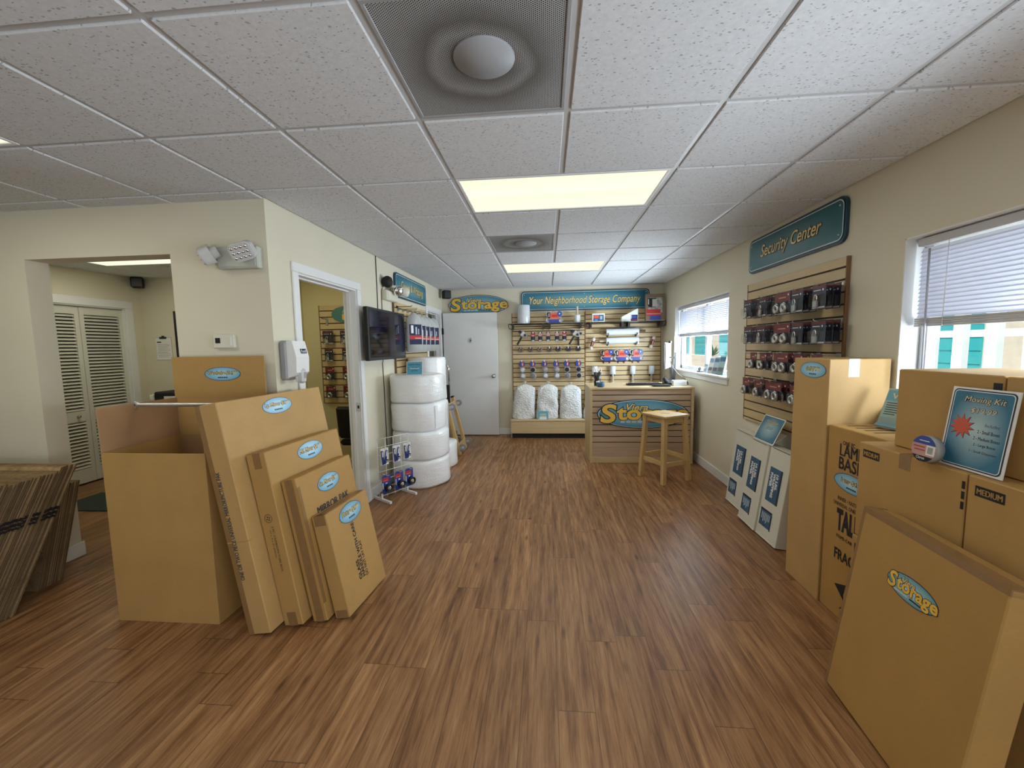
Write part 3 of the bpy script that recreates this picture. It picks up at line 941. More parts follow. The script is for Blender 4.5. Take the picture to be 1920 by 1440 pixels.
# ------------------------------------------------------------------ thermostat, dispenser, sensors, speakers
t = thing('thermostat', 'cream wall thermostat with small dark display above the wardrobe box', 'thermostat', BACK(-2.063, 1.552, YP))
b = MB(); b.box((-0.073, -0.045, 0), (0.073, 0.045, 0.024), 'offwhite', 0.005); b.build('body', t)
b = MB(); b.box((-0.055, -0.012, 0.0235), (-0.022, 0.022, 0.0255), 'black'); b.build('display', t)
b = MB(); b.box((0.043, -0.03, 0.0235), (0.058, 0.03, 0.027), 'white_plastic', 0.002); b.build('button_panel', t)

t = thing('hand_sanitizer_dispenser', 'white hand sanitizer dispenser with grey back beside the office doorway', 'soap dispenser', LEFT(2.62, 1.42))
b = MB(); b.box((-0.082, -0.13, 0), (0.082, 0.13, 0.055), 'grey_disp', 0.014); b.build('back_plate', t)
b = MB(); b.prism([(-0.115, 0.050), (0.128, 0.050), (0.128, 0.09), (0.02, 0.115), (-0.08, 0.110), (-0.10, 0.09)], -0.072, 0.072, 'white_plastic', Matrix(((0, 0, 1, 0), (1, 0, 0, 0), (0, 1, 0, 0), (0, 0, 0, 1))))
o = b.build('cover', t)
b = MB(); X = T(0.024, 0.060, 0.1062) @ RX(math.radians(-13)); b.box((-0.034, -0.016, 0), (0.034, 0.016, 0.001), 'navy', 0, X); b.text('Purell', 0, 0, 0.056, 0.02, 'white', 0.0016, X, shear=0.2); b.build('logo', o)
b = MB(); b.box((-0.022, -0.155, 0.075), (0.022, -0.055, 0.125), 'lightgrey', 0.014); b.box((-0.013, -0.12, 0.124), (0.013, -0.08, 0.127), 'grey_plastic', 0.001); b.build('push_bar', t)
b = MB(); b.cyl((0, -0.105, 0.075), (0, -0.145, 0.075), 0.022, 'white_plastic', 0.014); b.build('nozzle', t)


t = thing('round_sensor', 'round black sensor on a cord above the television', 'sensor', LEFT(4.325, 2.195))
b = MB(); b.lathe([(0.03, 0), (0.045, 0.01), (0.062, 0.045), (0.062, 0.07), (0.045, 0.10), (0.001, 0.108)], 'blackmatte', I4, 18); b.build('dome', t)
b = MB(); b.tube([(-0.02, -0.04, 0.02), (-0.05, -0.10, 0.005), (-0.05, -0.31, 0.005)], 0.0045, 'tan', 6); b.build('cord', t)

def speaker(label, at):
    t = thing('wall_speaker', label, 'speaker', at)
    f = MB(); f.box((-0.062, -0.065, 0.03), (0.062, 0.065, 0.14), 'blackmatte', 0.012); f.build('cabinet', t)
    f = MB(); f.box((-0.052, -0.055, 0.139), (0.052, 0.055, 0.146), 'black', 0.004); f.build('grille', t)
    f = MB(); f.bar((0, 0.02, -0.01), (0, 0.02, 0.04), 0.03, 0.03, 'black'); f.box((-0.03, -0.02, -0.03), (0.03, 0.06, -0.02), 'black'); f.build('bracket', t)
speaker('small black speaker in the back left ceiling corner above the white door', T(-1.668, 6.76, 2.345) @ RZ(math.radians(35)) @ RX(math.radians(90)))
speaker('small black speaker in the ceiling corner of the side room above the louvered doors', T(-5.15, 4.88, 2.36) @ RZ(math.radians(40)) @ RX(math.radians(90)))

# ------------------------------------------------------------------ television
t = thing('television', 'black flat television on the left wall showing a dark bluish screen', 'television', LEFT(4.14, 1.625, -1.74))
b = MB(); b.box((-0.49, -0.25, 0.075), (0.49, 0.25, 0.12), 'black', 0.006); b.build('housing', t)
b = MB(); b.box((-0.462, -0.222, 0.1195), (0.462, 0.226, 0.1215), 'screen'); b.build('screen', t)
b = MB(); b.box((-0.15, -0.12, 0.0), (0.15, 0.12, 0.02), 'black'); b.bar((0, 0, 0.015), (0, 0, 0.08), 0.12, 0.16, 'black'); b.build('wall_mount', t)
def cord(label, pts, r=0.004, m='black', name='cord'):
    w = MB(); w.tube(pts, r, m, 6)
    return tag(w.build(name), label, 'cable')
cord('thin black cable running from the ceiling down to the television', [(XL+0.005, 4.165, ZC), (XL+0.005, 4.165, 2.0), (XL+0.006, 4.16, 1.78), (XL+0.03, 4.16, 1.70)], 0.004)
cord('thin dark cables hanging from the television to behind the bubble wrap', [(XL+0.02, 4.21, 1.372), (XL+0.006, 4.22, 1.33), (XL+0.006, 4.23, 1.15), (XL+0.006, 4.24, 0.3)], 0.004)

# ------------------------------------------------------------------ signs
def rect_sign(name, label, at, w, h, body, face, tw, th, ty=0.0, pale=True):
    t = thing(name, label, 'sign', at)
    f = MB(); f.prism(rrect(w, h, 0.06), 0.0, 0.02, 'teal_rim'); f.build('backing', t)
    f = MB(); f.prism(rrect(w-0.03, h-0.03, 0.05), 0.02, 0.024, face, side='teal_rim')
    f.build('face', t)
    f = MB()
    outer, inner = rrect(w-0.036, h-0.036, 0.048), rrect(w-0.047, h-0.047, 0.044)
    n = len(outer)
    for i in range(n):
        j = (i+1) % n
        f.poly([(*outer[i], 0.0246), (*outer[j], 0.0246), (*inner[j], 0.0246), (*inner[i], 0.0246)], 'white')
    f.build('border_line', t)
    f = MB(); f.text(body, 0, ty, tw, th, 'gold_pale', 0.0252, shear=0.28, outline='navy_outline', ow=0.045, fat=0.008, res=4, lift=0.003); f.build('lettering', t)
    for sx in ((-1, 0, 1) if w > 2 else (-1, 1)):
        for sy in (-1, 1):
            f = MB(); f.lathe([(0.008, 0), (0.006, 0.003), (0.001, 0.004)], 'steel', T(sx*(w/2-0.055), sy*(h/2-0.055), 0.024), 10); f.build('screw', t)
    return t
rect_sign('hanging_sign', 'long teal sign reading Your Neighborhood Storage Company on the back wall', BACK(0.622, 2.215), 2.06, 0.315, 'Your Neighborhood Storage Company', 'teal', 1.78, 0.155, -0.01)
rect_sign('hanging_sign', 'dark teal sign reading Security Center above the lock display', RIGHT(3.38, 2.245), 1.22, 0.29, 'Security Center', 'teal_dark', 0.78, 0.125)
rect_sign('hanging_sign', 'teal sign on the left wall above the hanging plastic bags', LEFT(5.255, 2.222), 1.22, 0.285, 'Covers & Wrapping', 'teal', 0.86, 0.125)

def oval_logo(f, w, h, z, X=I4, lift=0.003, small=False):
    """oval emblem: pale rim, teal face, two words and a row of little squares"""
    r = 3 if small else 5
    f.text('Viera', -0.06*w, 0.235*h, 0.23*w, 0.22*h, 'gold_pale', z, X, shear=0.3, outline='navy_outline', ow=0.07, fat=0.02, res=r, lift=lift)
    # initial letter is larger than the rest
    f.text('S', -0.375*w, 0.015*h, 0.155*w, 0.60*h, 'gold', z, X, shear=0.12, outline='navy_outline', ow=0.065, fat=0.03, res=r, lift=lift)
    f.text('torage', 0.105*w, -0.075*h, 0.76*w, 0.52*h, 'gold', z, X, outline='navy_outline', ow=0.06, fat=0.03, res=3, lift=lift)
    if not small:
        for i in range(4):
            f.rect((-0.24+0.062*i)*w, -0.30*h, (-0.195+0.062*i)*w, -0.235*h, z, 'lightgrey', X)
        for i, ch in enumerate('COMPANY'):
            x = (0.03+0.046*i)*w
            f.rect(x-0.019*w, -0.305*h, x+0.019*w, -0.232*h, z, 'navy_outline', X)
            f.text(ch, x, -0.268*h, 0.017*w, 0.048*h, 'white', z+lift*0.4, X, res=2)
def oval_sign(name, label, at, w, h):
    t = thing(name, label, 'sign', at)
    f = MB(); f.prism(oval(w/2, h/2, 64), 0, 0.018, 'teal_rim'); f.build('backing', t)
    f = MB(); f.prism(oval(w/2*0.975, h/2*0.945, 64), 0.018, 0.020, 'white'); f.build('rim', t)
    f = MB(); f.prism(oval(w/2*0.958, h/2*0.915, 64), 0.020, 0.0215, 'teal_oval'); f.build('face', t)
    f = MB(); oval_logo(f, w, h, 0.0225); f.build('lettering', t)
    return t
oval_sign('oval_sign', 'oval teal sign reading Viera Storage Company high on the back wall above the white door', BACK(-1.122, 2.178), 1.0, 0.325)

# ------------------------------------------------------------------ slatwalls
def slatwall(name, label, at, w, h, z0=0.0, wood='maple', first=0.068, edge=True):
    """boards with horizontal grooves every three inches; local x across, y up, z outward"""
    t = thing(name, label, 'slatwall', at)
    f = MB(); f.box((0, z0, 0), (w, z0+h, 0.010), 'groove'); f.build('backing', t)
    f = MB(); y = z0+h; n = 0; s = first
    while y > z0+0.004:
        y1 = max(z0, y-s+0.0115 if n else y-first+0.0115)
        f.box((0.004, y1, 0.009), (w-0.004, y, 0.020), wood, 0.0015)
        y -= (first if n == 0 else 0.0762); n += 1; s = 0.0762
    f.build('slats', t)
    if edge:
        f = MB(); f.box((-0.006, z0-0.002, 0), (0.004, z0+h+0.002, 0.021), 'edgeband'); f.build('edge_trim', t)
        f = MB(); f.box((w-0.004, z0-0.002, 0), (w+0.006, z0+h+0.002, 0.021), 'edgeband'); f.build('edge_trim', t)
    return t
slatwall('slat_panel', 'tall maple slatwall on the back wall, left half behind the packing tape', BACK(-0.56, 0, YB-0.003), 1.185, 1.85, 0.17)
slatwall('slat_panel', 'tall maple slatwall on the back wall, right half behind the counter', BACK(0.637, 0, YB-0.003), 1.2, 1.87, 0.17)
slatwall('slat_panel', 'maple slatwall on the right wall hung with padlock packs', RIGHT(3.985, 0, XR-0.003), 1.245, 1.23, 0.775)
slatwall('slat_panel', 'maple slatwall on the left wall behind the hanging plastic bags', LEFT(4.58, 0, XL+0.003), 1.22, 1.23, 0.785)
slatwall('slat_panel', 'maple slatwall on the office wall seen through the white doorway', BACK(-2.78, 0, 4.897), 0.90, 1.205, 0.815)
t = thing('padlock_sign', 'green oval padlock sign on the office slatwall', 'sign', BACK(-2.44, 1.91, 4.874))
b = MB(); b.prism(oval(0.175, 0.098, 40), 0, 0.012, 'padgreen', side='ink'); b.build('board', t)

b = MB(); b.prism(rrect(0.075, 0.075, 0.012), 0.012, 0.016, 'gold', T(0, -0.03, 0)); b.tube([(-0.024, 0.005, 0.016), (-0.024, 0.035, 0.016), (-0.012, 0.052, 0.016), (0.012, 0.052, 0.016), (0.024, 0.035, 0.016), (0.024, 0.005, 0.016)], 0.006, 'gold_pale', 6); b.build('padlock_picture', t)
M['labelpink'] = pm('pink_label', (0.55, 0.30, 0.27), 0.4, 0.05, 20)

# ------------------------------------------------------------------ cartons on the left
def carton_matrix(ax, ay, psi, lean):
    n = Vector((math.cos(psi), math.sin(psi), 0)); l = Vector((-math.sin(psi), math.cos(psi), 0)); z = Vector((0, 0, 1))
    tt = n*math.cos(lean) + z*math.sin(lean); up = -n*math.sin(lean) + z*math.cos(lean)
    return Matrix(((tt.x, l.x, up.x, ax), (tt.y, l.y, up.y, ay), (tt.z, l.z, up.z, 0.0), (0, 0, 0, 1)))
FR = lambda t: Matrix(((0, 0, 1, t), (1, 0, 0, 0), (0, 1, 0, 0), (0, 0, 0, 1)))      # front face (+x): right = +y, up = z
SD = Matrix(((1, 0, 0, 0), (0, 0, -1, 0), (0, 1, 0, 0), (0, 0, 0, 1)))               # near end (-y): right = +x, up = z
TP = lambda h: Matrix(((1, 0, 0, 0), (0, 1, 0, 0), (0, 0, 1, h), (0, 0, 0, 1)))

def sticker(t, X, cx, cz, w, h, words, tw=0.82):
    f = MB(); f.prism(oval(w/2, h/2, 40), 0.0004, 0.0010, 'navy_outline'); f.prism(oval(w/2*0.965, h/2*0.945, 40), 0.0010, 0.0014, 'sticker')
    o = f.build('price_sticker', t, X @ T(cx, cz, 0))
    f = MB(); f.text(words, 0, 0.06*h, w*tw*0.94, h*0.27, 'gold_pale', 0.0018, shear=0.15, outline='ink', ow=0.085, fat=0.012, res=3, lift=0.0005)
    for i in range(5):
        f.rect((-0.13+0.055*i)*w, -0.30*h, (-0.085+0.055*i)*w, -0.215*h, 0.0017, 'ink_blue')
    f.build('lettering', o)

def carton(name, label, at, t_, L, H, mat, cat='box', group=None):
    t = thing(name, label, cat, at, group)
    f = MB(); f.box((0, 0, 0), (t_, L, H), mat, 0.004); f.build('body', t)
    return t

G4 = 'flat cartons leaning in a row against the wardrobe box'
t = carton('mirror_carton', 'largest flat cardboard carton leaning, its sticker reading Lg. Mirror', carton_matrix(-1.5693, 1.90, -.0998, .1814), .1309, .8101, 1.2287, 'card2', group=G4)
sticker(t, FR(.1309), .400, 1.157, .235, .095, 'Lg. Mirror $7.99', 0.88)
b = MB(); b.box((-0.0008, -0.0009, 0.0), (0.030, 0.01, 1.2292), 'tape'); b.build('tape_strip', t)
b = MB(); b.box((-0.0008, -0.001, 0.50), (0.1317, 0.02, 0.506), 'cardg'); b.build('tape_strip', t)
b = MB(); b.text('ONE OR TWO PIECE UNIVERSAL MIRROR/PICTURE PAK', 0.042, 0.588, 0.58, 0.024, 'ink_blue', 0.0012, SD, rot=PI/2, fat=0.02, res=2); b.build('printing', t)

t = carton('mirror_carton', 'second largest leaning flat carton, its sticker reading Md. Mirror', carton_matrix(-1.4271, 1.9773, -.0987, .1733), .1164, .6393, .9525, 'card', group=G4)
sticker(t, FR(.1164), .343, .880, .225, .105, 'Md. Mirror $6.99', 0.88)
b = MB(); b.box((0.04, -0.0008, 0.87), (0.085, 0.05, 0.9531), 'tape'); b.build('tape_strip', t)
b = MB(); b.box((0.03, -0.0008, -0.0005), (0.085, 0.05, 0.075), 'tape'); b.build('tape_strip', t)
b = MB()
for r0, r1 in ((0.0235, 0.0205), (0.013, 0.0)):
    n = 28
    for i in range(n):
        a, c = 2*PI*i/n, 2*PI*(i+1)/n
        if r1:
            b.poly([SD @ Vector((0.052+r*math.cos(q), 0.60+r*math.sin(q), 0.0012)) for r, q in ((r0, a), (r0, c), (r1, c), (r1, a))], 'ink_brown')
        elif i % 7 < 4:
            b.poly([SD @ Vector((0.052+r*math.cos(q), 0.60+r*math.sin(q), 0.0012)) for r, q in ((r0, a), (r0, c), (0.004, c), (0.004, a))], 'ink_brown')
b.text('2 PC. COMBO/PICTURE BOX', 0.066, 0.43, 0.25, 0.012, 'ink_brown', 0.0012, SD, rot=-PI/2, fat=0.01, res=2); b.text('37 x 4 x 41 (MAX)', 0.046, 0.46, 0.15, 0.011, 'ink_brown', 0.0012, SD, rot=-PI/2, fat=0.01, res=2)
b.build('printing', t)

t = carton('mirror_carton', 'third leaning flat carton printed MIRROR PAK with a Sm. Mirror sticker', carton_matrix(-1.2876, 2.0184, -.0971, .1836), .0896, .5114, .7988, 'cardg', group=G4)
sticker(t, FR(.0896), .258, .702, .205, .102, 'Sm. Mirror $5.99', 0.88)
b = MB(); b.box((0.022, -0.0008, -0.0005), (0.070, 0.03, 0.7995), 'tape'); b.build('tape_strip', t)
b = MB(); b.box((0.0885, 0.0, 0.10), (0.0905, 0.022, 0.75), 'tape'); b.build('tape_strip', t)
b = MB(); b.text('MIRROR PAK', 0.262, 0.575, 0.30, 0.042, 'ink', 0.0012, FR(.0896), fat=0.03); b.build('printing', t)

t = carton('picture_carton', 'smallest flat carton in front, printed GLASS HANDLE WITH CARE, sticker reading Picture', carton_matrix(-1.1781, 2.0515, -.1024, .1964), .0905, .4093, .586, 'card', group=G4)
sticker(t, FR(.0905), .212, .520, .222, .112, 'Picture $4.99', 0.8)
b = MB(); b.box((0.012, -0.0008, 0.53), (0.08, 0.03, 0.5868), 'tape'); b.build('tape_strip', t)
b = MB(); b.box((0.012, -0.0008, -0.0006), (0.08, 0.03, 0.045), 'tape'); b.build('tape_strip', t)
b = MB(); b.box((0.02, 0.0, 0.5845), (0.07, 0.4093, 0.5868), 'tape'); b.build('tape_strip', t)
b = MB(); b.text('GLASS', 0.165, 0.185, 0.115, 0.026, 'ink', 0.0012, FR(.0905), rot=PI/2, fat=0.03); b.text('HANDLE WITH CARE', 0.197, 0.292, 0.33, 0.026, 'ink', 0.0012, FR(.0905), rot=PI/2, fat=0.03); b.text('DO NOT LAY FLAT', 0.229, 0.225, 0.215, 0.022, 'ink', 0.0012, FR(.0905), rot=PI/2, fat=0.02); b.build('printing', t)

# wardrobe box
t = thing('wardrobe_box', 'tall open cardboard wardrobe box with a metal hanging bar and Wardrobe sticker', 'box', T(-2.395, 1.967, 0))
W, D, H1, H2, H3 = 0.600, 0.483, 0.953, 1.195, 1.455
b = MB()
b.box((0, 0, 0), (W, 0.006, H1), 'card', 0.001); b.box((0, 0.006, 0), (0.006, D, H1), 'card'); b.box((W-0.006, 0.006, 0), (W, D, H1), 'card')
b.box((0.006, D-0.006, 0), (W-0.006, D, H1), 'cardin'); b.box((0.006, 0.006, 0.0), (W-0.006, D-0.006, 0.006), 'cardin')
b.build('body', t)
b = MB(); b.box((0, 0, 0), (0.006, D, H2-H1), 'cardin', 0.001, T(0, 0, H1+0.001) @ RY(math.radians(-1.0))); b.build('side_panel', t)
b = MB(); b.box((-0.006, 0, 0), (0, D, H2-H1), 'cardin', 0.001, T(W, 0, H1+0.001) @ RY(math.radians(1.0))); b.build('side_panel', t)
b = MB(); b.box((0.004, D-0.006, H1), (W-0.004, D, H2), 'card', 0.001); b.box((0.004, D-0.0062, H2-0.002), (W-0.004, D-0.005, H2+0.002), 'cardin'); b.build('back_panel', t)
b = MB(); b.box((-0.008, -0.003, 0), (W+0.02, 0.003, H3-H2), 'card', 0.001, T(0, D-0.003, H2+0.001)); o = b.build('back_flap', t)
sticker(t, frame((0, D-0.0062, 0), (1, 0, 0), (0, 0, 1)), 0.335, 1.345, 0.245, 0.088, 'Wardrobe $14.99', 0.86)
b = MB(); b.box((0.0, 0.20, H2-0.012), (W, 0.225, H2-0.006), 'alu'); b.box((0.0, 0.20, H2-0.03), (0.012, 0.225, H2-0.006), 'alu'); b.tube([(-0.012, 0.2125, H2+0.002), (0.02, 0.2125, H2-0.010), (W-0.02, 0.2125, H2-0.010), (W+0.012, 0.2125, H2+0.002)], 0.011, 'alu', 10); b.build('hanging_bar', t)

# ------------------------------------------------------------------ flattened boxes leaning at the left
def flat_sheet(label, group, at, L, H, th, hue, band):
    f = MB()
    f.box((-L, 0, 0), (0, th, H), 'flat', 0.0)
    if band:
        for a, c in band:
            f.box((-L*0.3, -0.0001, a), (0.0006, th+0.0001, c), 'ink')
    o = f.build('flattened_box', at=at)
    return tag(o, label, 'flattened box', group)
def sheet_at(x, y, lean):
    return T(x, y, 0) @ RX(-lean)
random.seed(11)
y = 1.967
n = 0
while y > 1.02:
    th = random.choice((0.007, 0.010, 0.012, 0.009))
    lean = math.radians(27.2)
    y -= (th+random.choice((0.0012, 0.0012, 0.0018, 0.0035)))/math.cos(lean)
    k = n // 9
    H = 0.875 - 0.006*(k % 3) + random.uniform(-0.0015, 0.0015) - (0.022 if n > 6 else 0)
    flat_sheet('brown flattened box with black print band on its edge, in the leaning front bundle', 'flattened boxes in the front bundle', sheet_at(-3.06 + random.uniform(-0.012, 0.012), y, lean), 0.95, H, th, 0, [(0.565, 0.585), (0.592, 0.612), (0.545, 0.560)] if random.random() < 0.93 else None)
    n += 1
y = 2.337
for n in range(13):
    th = random.choice((0.008, 0.011, 0.010))
    lean = math.radians(14.5)
    y -= (th+0.0012)/math.cos(lean)
    flat_sheet('darker flattened box in the shorter upright bundle behind, next to the wall end', 'flattened boxes in the rear bundle', sheet_at(-3.215 + random.uniform(-0.006, 0.006), y, lean), 0.62, 0.64+random.uniform(-0.005, 0.005), th, 0, None)

# ------------------------------------------------------------------ boxes on the right
RF = lambda x: frame((x, 0, 0), (0, -1, 0), (0, 0, 1))        # vertical face turned to the room: local x = -Y
def rbox(name, label, x0, x1, y0, y1, z0, z1, mat, bev=0.004, group=None):
    t = thing(name, label, 'box', T(x0, y0, z0), group)
    f = MB(); f.box((0, 0, 0), (x1-x0, y1-y0, z1-z0), mat, bev); f.build('body', t)
    return t
def face(x0, t):
    o = t.matrix_world.translation
    return t.matrix_world.inverted() @ frame((x0, 0, 0), (0, -1, 0), (0, 0, 1))

t = rbox('golf_box', 'tall narrow cardboard box with a Golf sticker next to the wrapping paper', 1.54, 1.856, 2.372, 2.688, 0, 1.388, 'card2')
sticker(t, face(1.54, t), -2.510, 1.323, .232, .092, 'Golf $9.99', 0.55)
b = MB(); b.box((0.10, -0.0008, 1.29), (0.155, 0.02, 1.3886), 'paper', 0); b.build('tape_strip', t)

t = rbox('lamp_box', 'tall cardboard box printed LAMP BASE with a Lamp sticker', 1.55, 1.855, 1.963, 2.366, 0, 1.031, 'cardg')
X = face(1.55, t)
b = MB()
b.text('ONE PC.', -2.205, 0.955, 0.090, 0.022, 'ink', 0.0012, X, fat=0.01, res=2)
b.text('LAMP', -2.188, 0.916, 0.160, 0.064, 'ink', 0.0012, X, fat=0.02)
b.text('BASE', -2.190, 0.845, 0.160, 0.064, 'ink', 0.0012, X, fat=0.02)
b.text('INNER / OUTER', -2.190, 0.655, 0.150, 0.020, 'ink', 0.0012, X, fat=0.005, res=2)
b.text('UNIVERSAL ONE/TWO PIECE', -2.160, 0.622, 0.270, 0.020, 'ink', 0.0012, X, fat=0.005, res=2)
b.text('TALL', -2.185, 0.540, 0.155, 0.105, 'ink', 0.0012, X, fat=0.05)
b.text('ITEMS CARRIER', -2.180, 0.448, 0.160, 0.018, 'ink', 0.0012, X, fat=0.02, res=2)
b.text('FRAGILE', -2.160, 0.350, 0.215, 0.056, 'ink', 0.0012, X, fat=0.03)
b.flat([(-2.255, 0.178), (-2.172, 0.212), (-2.192, 0.128)], 0.0012, 'ink', X); b.flat([(-2.197, 0.145), (-2.187, 0.145), (-2.168, 0.095), (-2.178, 0.092)], 0.0012, 'ink', X); b.flat([(-2.21, 0.06), (-2.16, 0.09), (-2.165, 0.10), (-2.205, 0.07)], 0.0012, 'ink', X)
b.build('printing', t)
sticker(t, X, -2.176, 0.752, .25, .098, 'Lamp $4.99', 0.62)
b = MB()
for i, (yy, w) in enumerate(((0.35, 0.18), (0.29, 0.2), (0.23, 0.2), (0.17, 0.16))):
    b.rect(0.06, yy-0.012, 0.06+w, yy+0.012, 0.0006, 'ink_brown', TP(1.031))
b.build('top_print', t)

XM = 1.417
G = 'medium boxes in the stack by the near window'
def medium(label, y0, y1, z0, z1, side=False):
    t = rbox('moving_box', label, XM, 1.866, y0, y1, z0, z1, 'card', group=G)
    X = face(XM, t)
    f = MB(); yc = y1-0.071
    f.rect(-yc-0.045, z1-0.063, -yc+0.045, z1-0.028, 0.0008, 'ink', X); f.text('MEDIUM', -yc, z1-0.0455, 0.077, 0.019, 'card', 0.0014, X, fat=0.03)
    if side:
        for k in range(3):
            f.rect(-y0-0.012, z1-0.055-0.036*k, -y0-0.0005, z1-0.028-0.036*k, 0.0008, 'ink', X)
    f.build('printing', t)
    f = MB(); ym = (y0+y1)/2
    f.box((-0.0008, ym-y0-0.026, z1-z0-0.06), (0.10, ym-y0+0.026, z1-z0+0.0006), 'tape'); f.build('tape_strip', t)
    return t
medium('cardboard box marked MEDIUM under the white-edged poster corner, beside the lamp box', 1.478, 1.956, 0.597, 1.032, True)
medium('cardboard box marked MEDIUM at the right edge, under the Moving Kit poster', 0.990, 1.472, 0.597, 1.032)
t = rbox('base_box', 'lower cardboard box under the far medium box, mostly hidden', 1.411, 1.866, 1.474, 1.960, 0, 0.594, 'card')
b = MB(); b.rect(-1.940, 0.49, -1.920, 0.56, 0.0012, 'ink', face(1.411, t)); b.rect(-1.89, 0.49, -1.87, 0.56, 0.0012, 'ink', face(1.411, t)); b.build('printing', t)
rbox('base_box', 'lower cardboard box under the near medium box, hidden behind the leaning carton', 1.411, 1.866, 0.985, 1.470, 0, 0.594, 'card')
t = rbox('upper_box', 'cardboard box on top of the stack under the near window, behind the tape roll', 1.500, 1.866, 1.472, 1.878, 1.034, 1.364, 'card')
b = MB(); b.rect(-1.502, 1.305, -1.4735, 1.339, 0.0008, 'ink', face(1.500, t)); b.rect(-1.502, 1.285, -1.4735, 1.292, 0.0008, 'ink', face(1.500, t)); b.build('printing', t)
t = rbox('upper_box', 'cardboard box on top of the stack at the right edge, behind the Moving Kit poster', 1.502, 1.866, 1.060, 1.468, 1.034, 1.362, 'card')

t = carton('flat_carton', 'big brown carton leaning in the right foreground with a Viera Storage emblem', carton_matrix(1.3003, 1.7616, 3.0548, .1376), .1, .5952, .7988, 'cardg')
b = MB(); b.box((0.02, -0.0008, 0.0), (0.1007, 0.014, 0.7994), 'tape'); b.build('tape_strip', t)
b = MB(); b.box((0.045, 0.0, 0.778), (0.1008, 0.5952, 0.7995), 'tape'); b.build('tape_strip', t)
X = FR(.1) @ T(0.302, 0.606, 0)
b = MB(); b.prism(oval(0.112, 0.045, 40), 0.0004, 0.001, 'navy_outline'); b.prism(oval(0.109, 0.042, 40), 0.001, 0.0014, 'sticker_teal')
o = b.build('logo_sticker', t, X)
b = MB(); oval_logo(b, 0.225, 0.092, 0.0017, I4, 0.0005, True); b.rect(-0.07, -0.030, -0.01, -0.024, 0.0017, 'lightgrey'); b.rect(0.0, -0.030, 0.075, -0.024, 0.0017, 'navy_outline'); b.build('lettering', o)

# Moving Kit poster
px0, py0 = 1.442, 1.610
at = frame((px0, py0, 1.0355), (0, -1, 0), (math.sin(math.radians(7)), 0, math.cos(math.radians(7)))) @ Matrix.Scale(1.055, 4)
t = thing('moving_kit_poster', 'blue poster reading Moving Kit leaning on the top boxes at the right edge', 'poster', at)
PW, PH = 0.203, 0.270
KS = 1.055
b = MB(); b.box((0, 0, -0.004), (PW, PH, 0), 'paper'); b.build('card', t)
b = MB(); b.prism(rrect(PW-0.012, PH-0.012, 0.014), 0.0002, 0.0008, 'ink_blue', T(PW/2, PH/2, 0)); b.prism(rrect(PW-0.020, PH-0.020, 0.012), 0.0008, 0.0012, 'paper', T(PW/2, PH/2, 0)); b.prism(rrect(PW-0.025, PH-0.025, 0.010), 0.0012, 0.0015, 'kit', T(PW/2, PH/2, 0)); b.build('printed_face', t)
b = MB()
b.text('Moving Kit', 0.110, 0.230, 0.125, 0.024, 'pale_gold', 0.0018, fat=0.008, shear=0.2, outline='ink', ow=0.05, lift=0.0005)
b.text('$19.99', 0.112, 0.196, 0.078, 0.018, 'pale_gold', 0.0018, fat=0.008, shear=0.2, outline='ink', ow=0.05, lift=0.0005)
b.text('Includes:', 0.148, 0.155, 0.045, 0.010, 'ink_brown', 0.0018, shear=0.2, res=2, fat=0)
b.text('2 - Small Boxes', 0.140, 0.132, 0.066, 0.011, 'ink_blue', 0.0018, res=2)
b.text('2 - Medium Boxes', 0.138, 0.110, 0.078, 0.011, 'ink_blue', 0.0018, res=2)
b.text('2 - Large Boxes', 0.136, 0.088, 0.066, 0.011, 'ink_blue', 0.0018, res=2)
b.text('1 - Small Dispenser', 0.136, 0.066, 0.082, 0.010, 'ink_brown', 0.0018, res=2)
b.build('lettering', t)
star = lambda R, r: [((R if i % 2 == 0 else r)*math.cos(PI/2+i*PI/11), (R if i % 2 == 0 else r)*math.sin(PI/2+i*PI/11)) for i in range(22)]
b = MB(); b.prism(star(0.042, 0.023), 0.0016, 0.002, 'ink_blue', T(0.056, 0.140, 0)); b.prism(star(0.039, 0.0225), 0.002, 0.0024, 'orange_red', T(0.0555, 0.141, 0)); b.build('starburst', t)

t = thing('packing_tape_roll', 'round tape roll with blue, pink and black label standing before the top box', 'tape', frame((1.408, 1.610, 1.034+0.0495), (0, -1, 0), (0.10, 0, 1)))
b = MB(); b.lathe([(0.030, -0.012), (0.049, -0.012), (0.049, 0.018), (0.030, 0.018)], 'grey_tape', I4, 36); b.build('roll', t)
b = MB()
def band(m, a, c, z=0.0185, R=0.0485):
    pts = [(R*math.cos(q), R*math.sin(q)) for q in [math.asin(a)+(math.asin(c)-math.asin(a))*i/8 for i in range(9)]]
    pts += [(-x, y) for x, y in pts[::-1]]
    b.prism(pts, z, z+0.001, m)
band('ink', -0.98, -0.55); band('labelpink', -0.55, 0.35); band('blue', 0.35, 0.98)
b.rect(0.012, -0.02, 0.046, 0.016, 0.0197, 'paper'); b.rect(0.017, -0.014, 0.038, 0.010, 0.0200, 'grey_tape'); b.rect(-0.035, -0.008, 0.008, -0.004, 0.0198, 'red'); b.rect(-0.04, 0.004, 0.006, 0.008, 0.0198, 'red'); b.rect(-0.02, 0.028, 0.02, 0.031, 0.0198, 'white'); b.text('Clorox', -0.006, -0.034, 0.034, 0.010, 'white', 0.0199, res=2)
b.build('label', t)

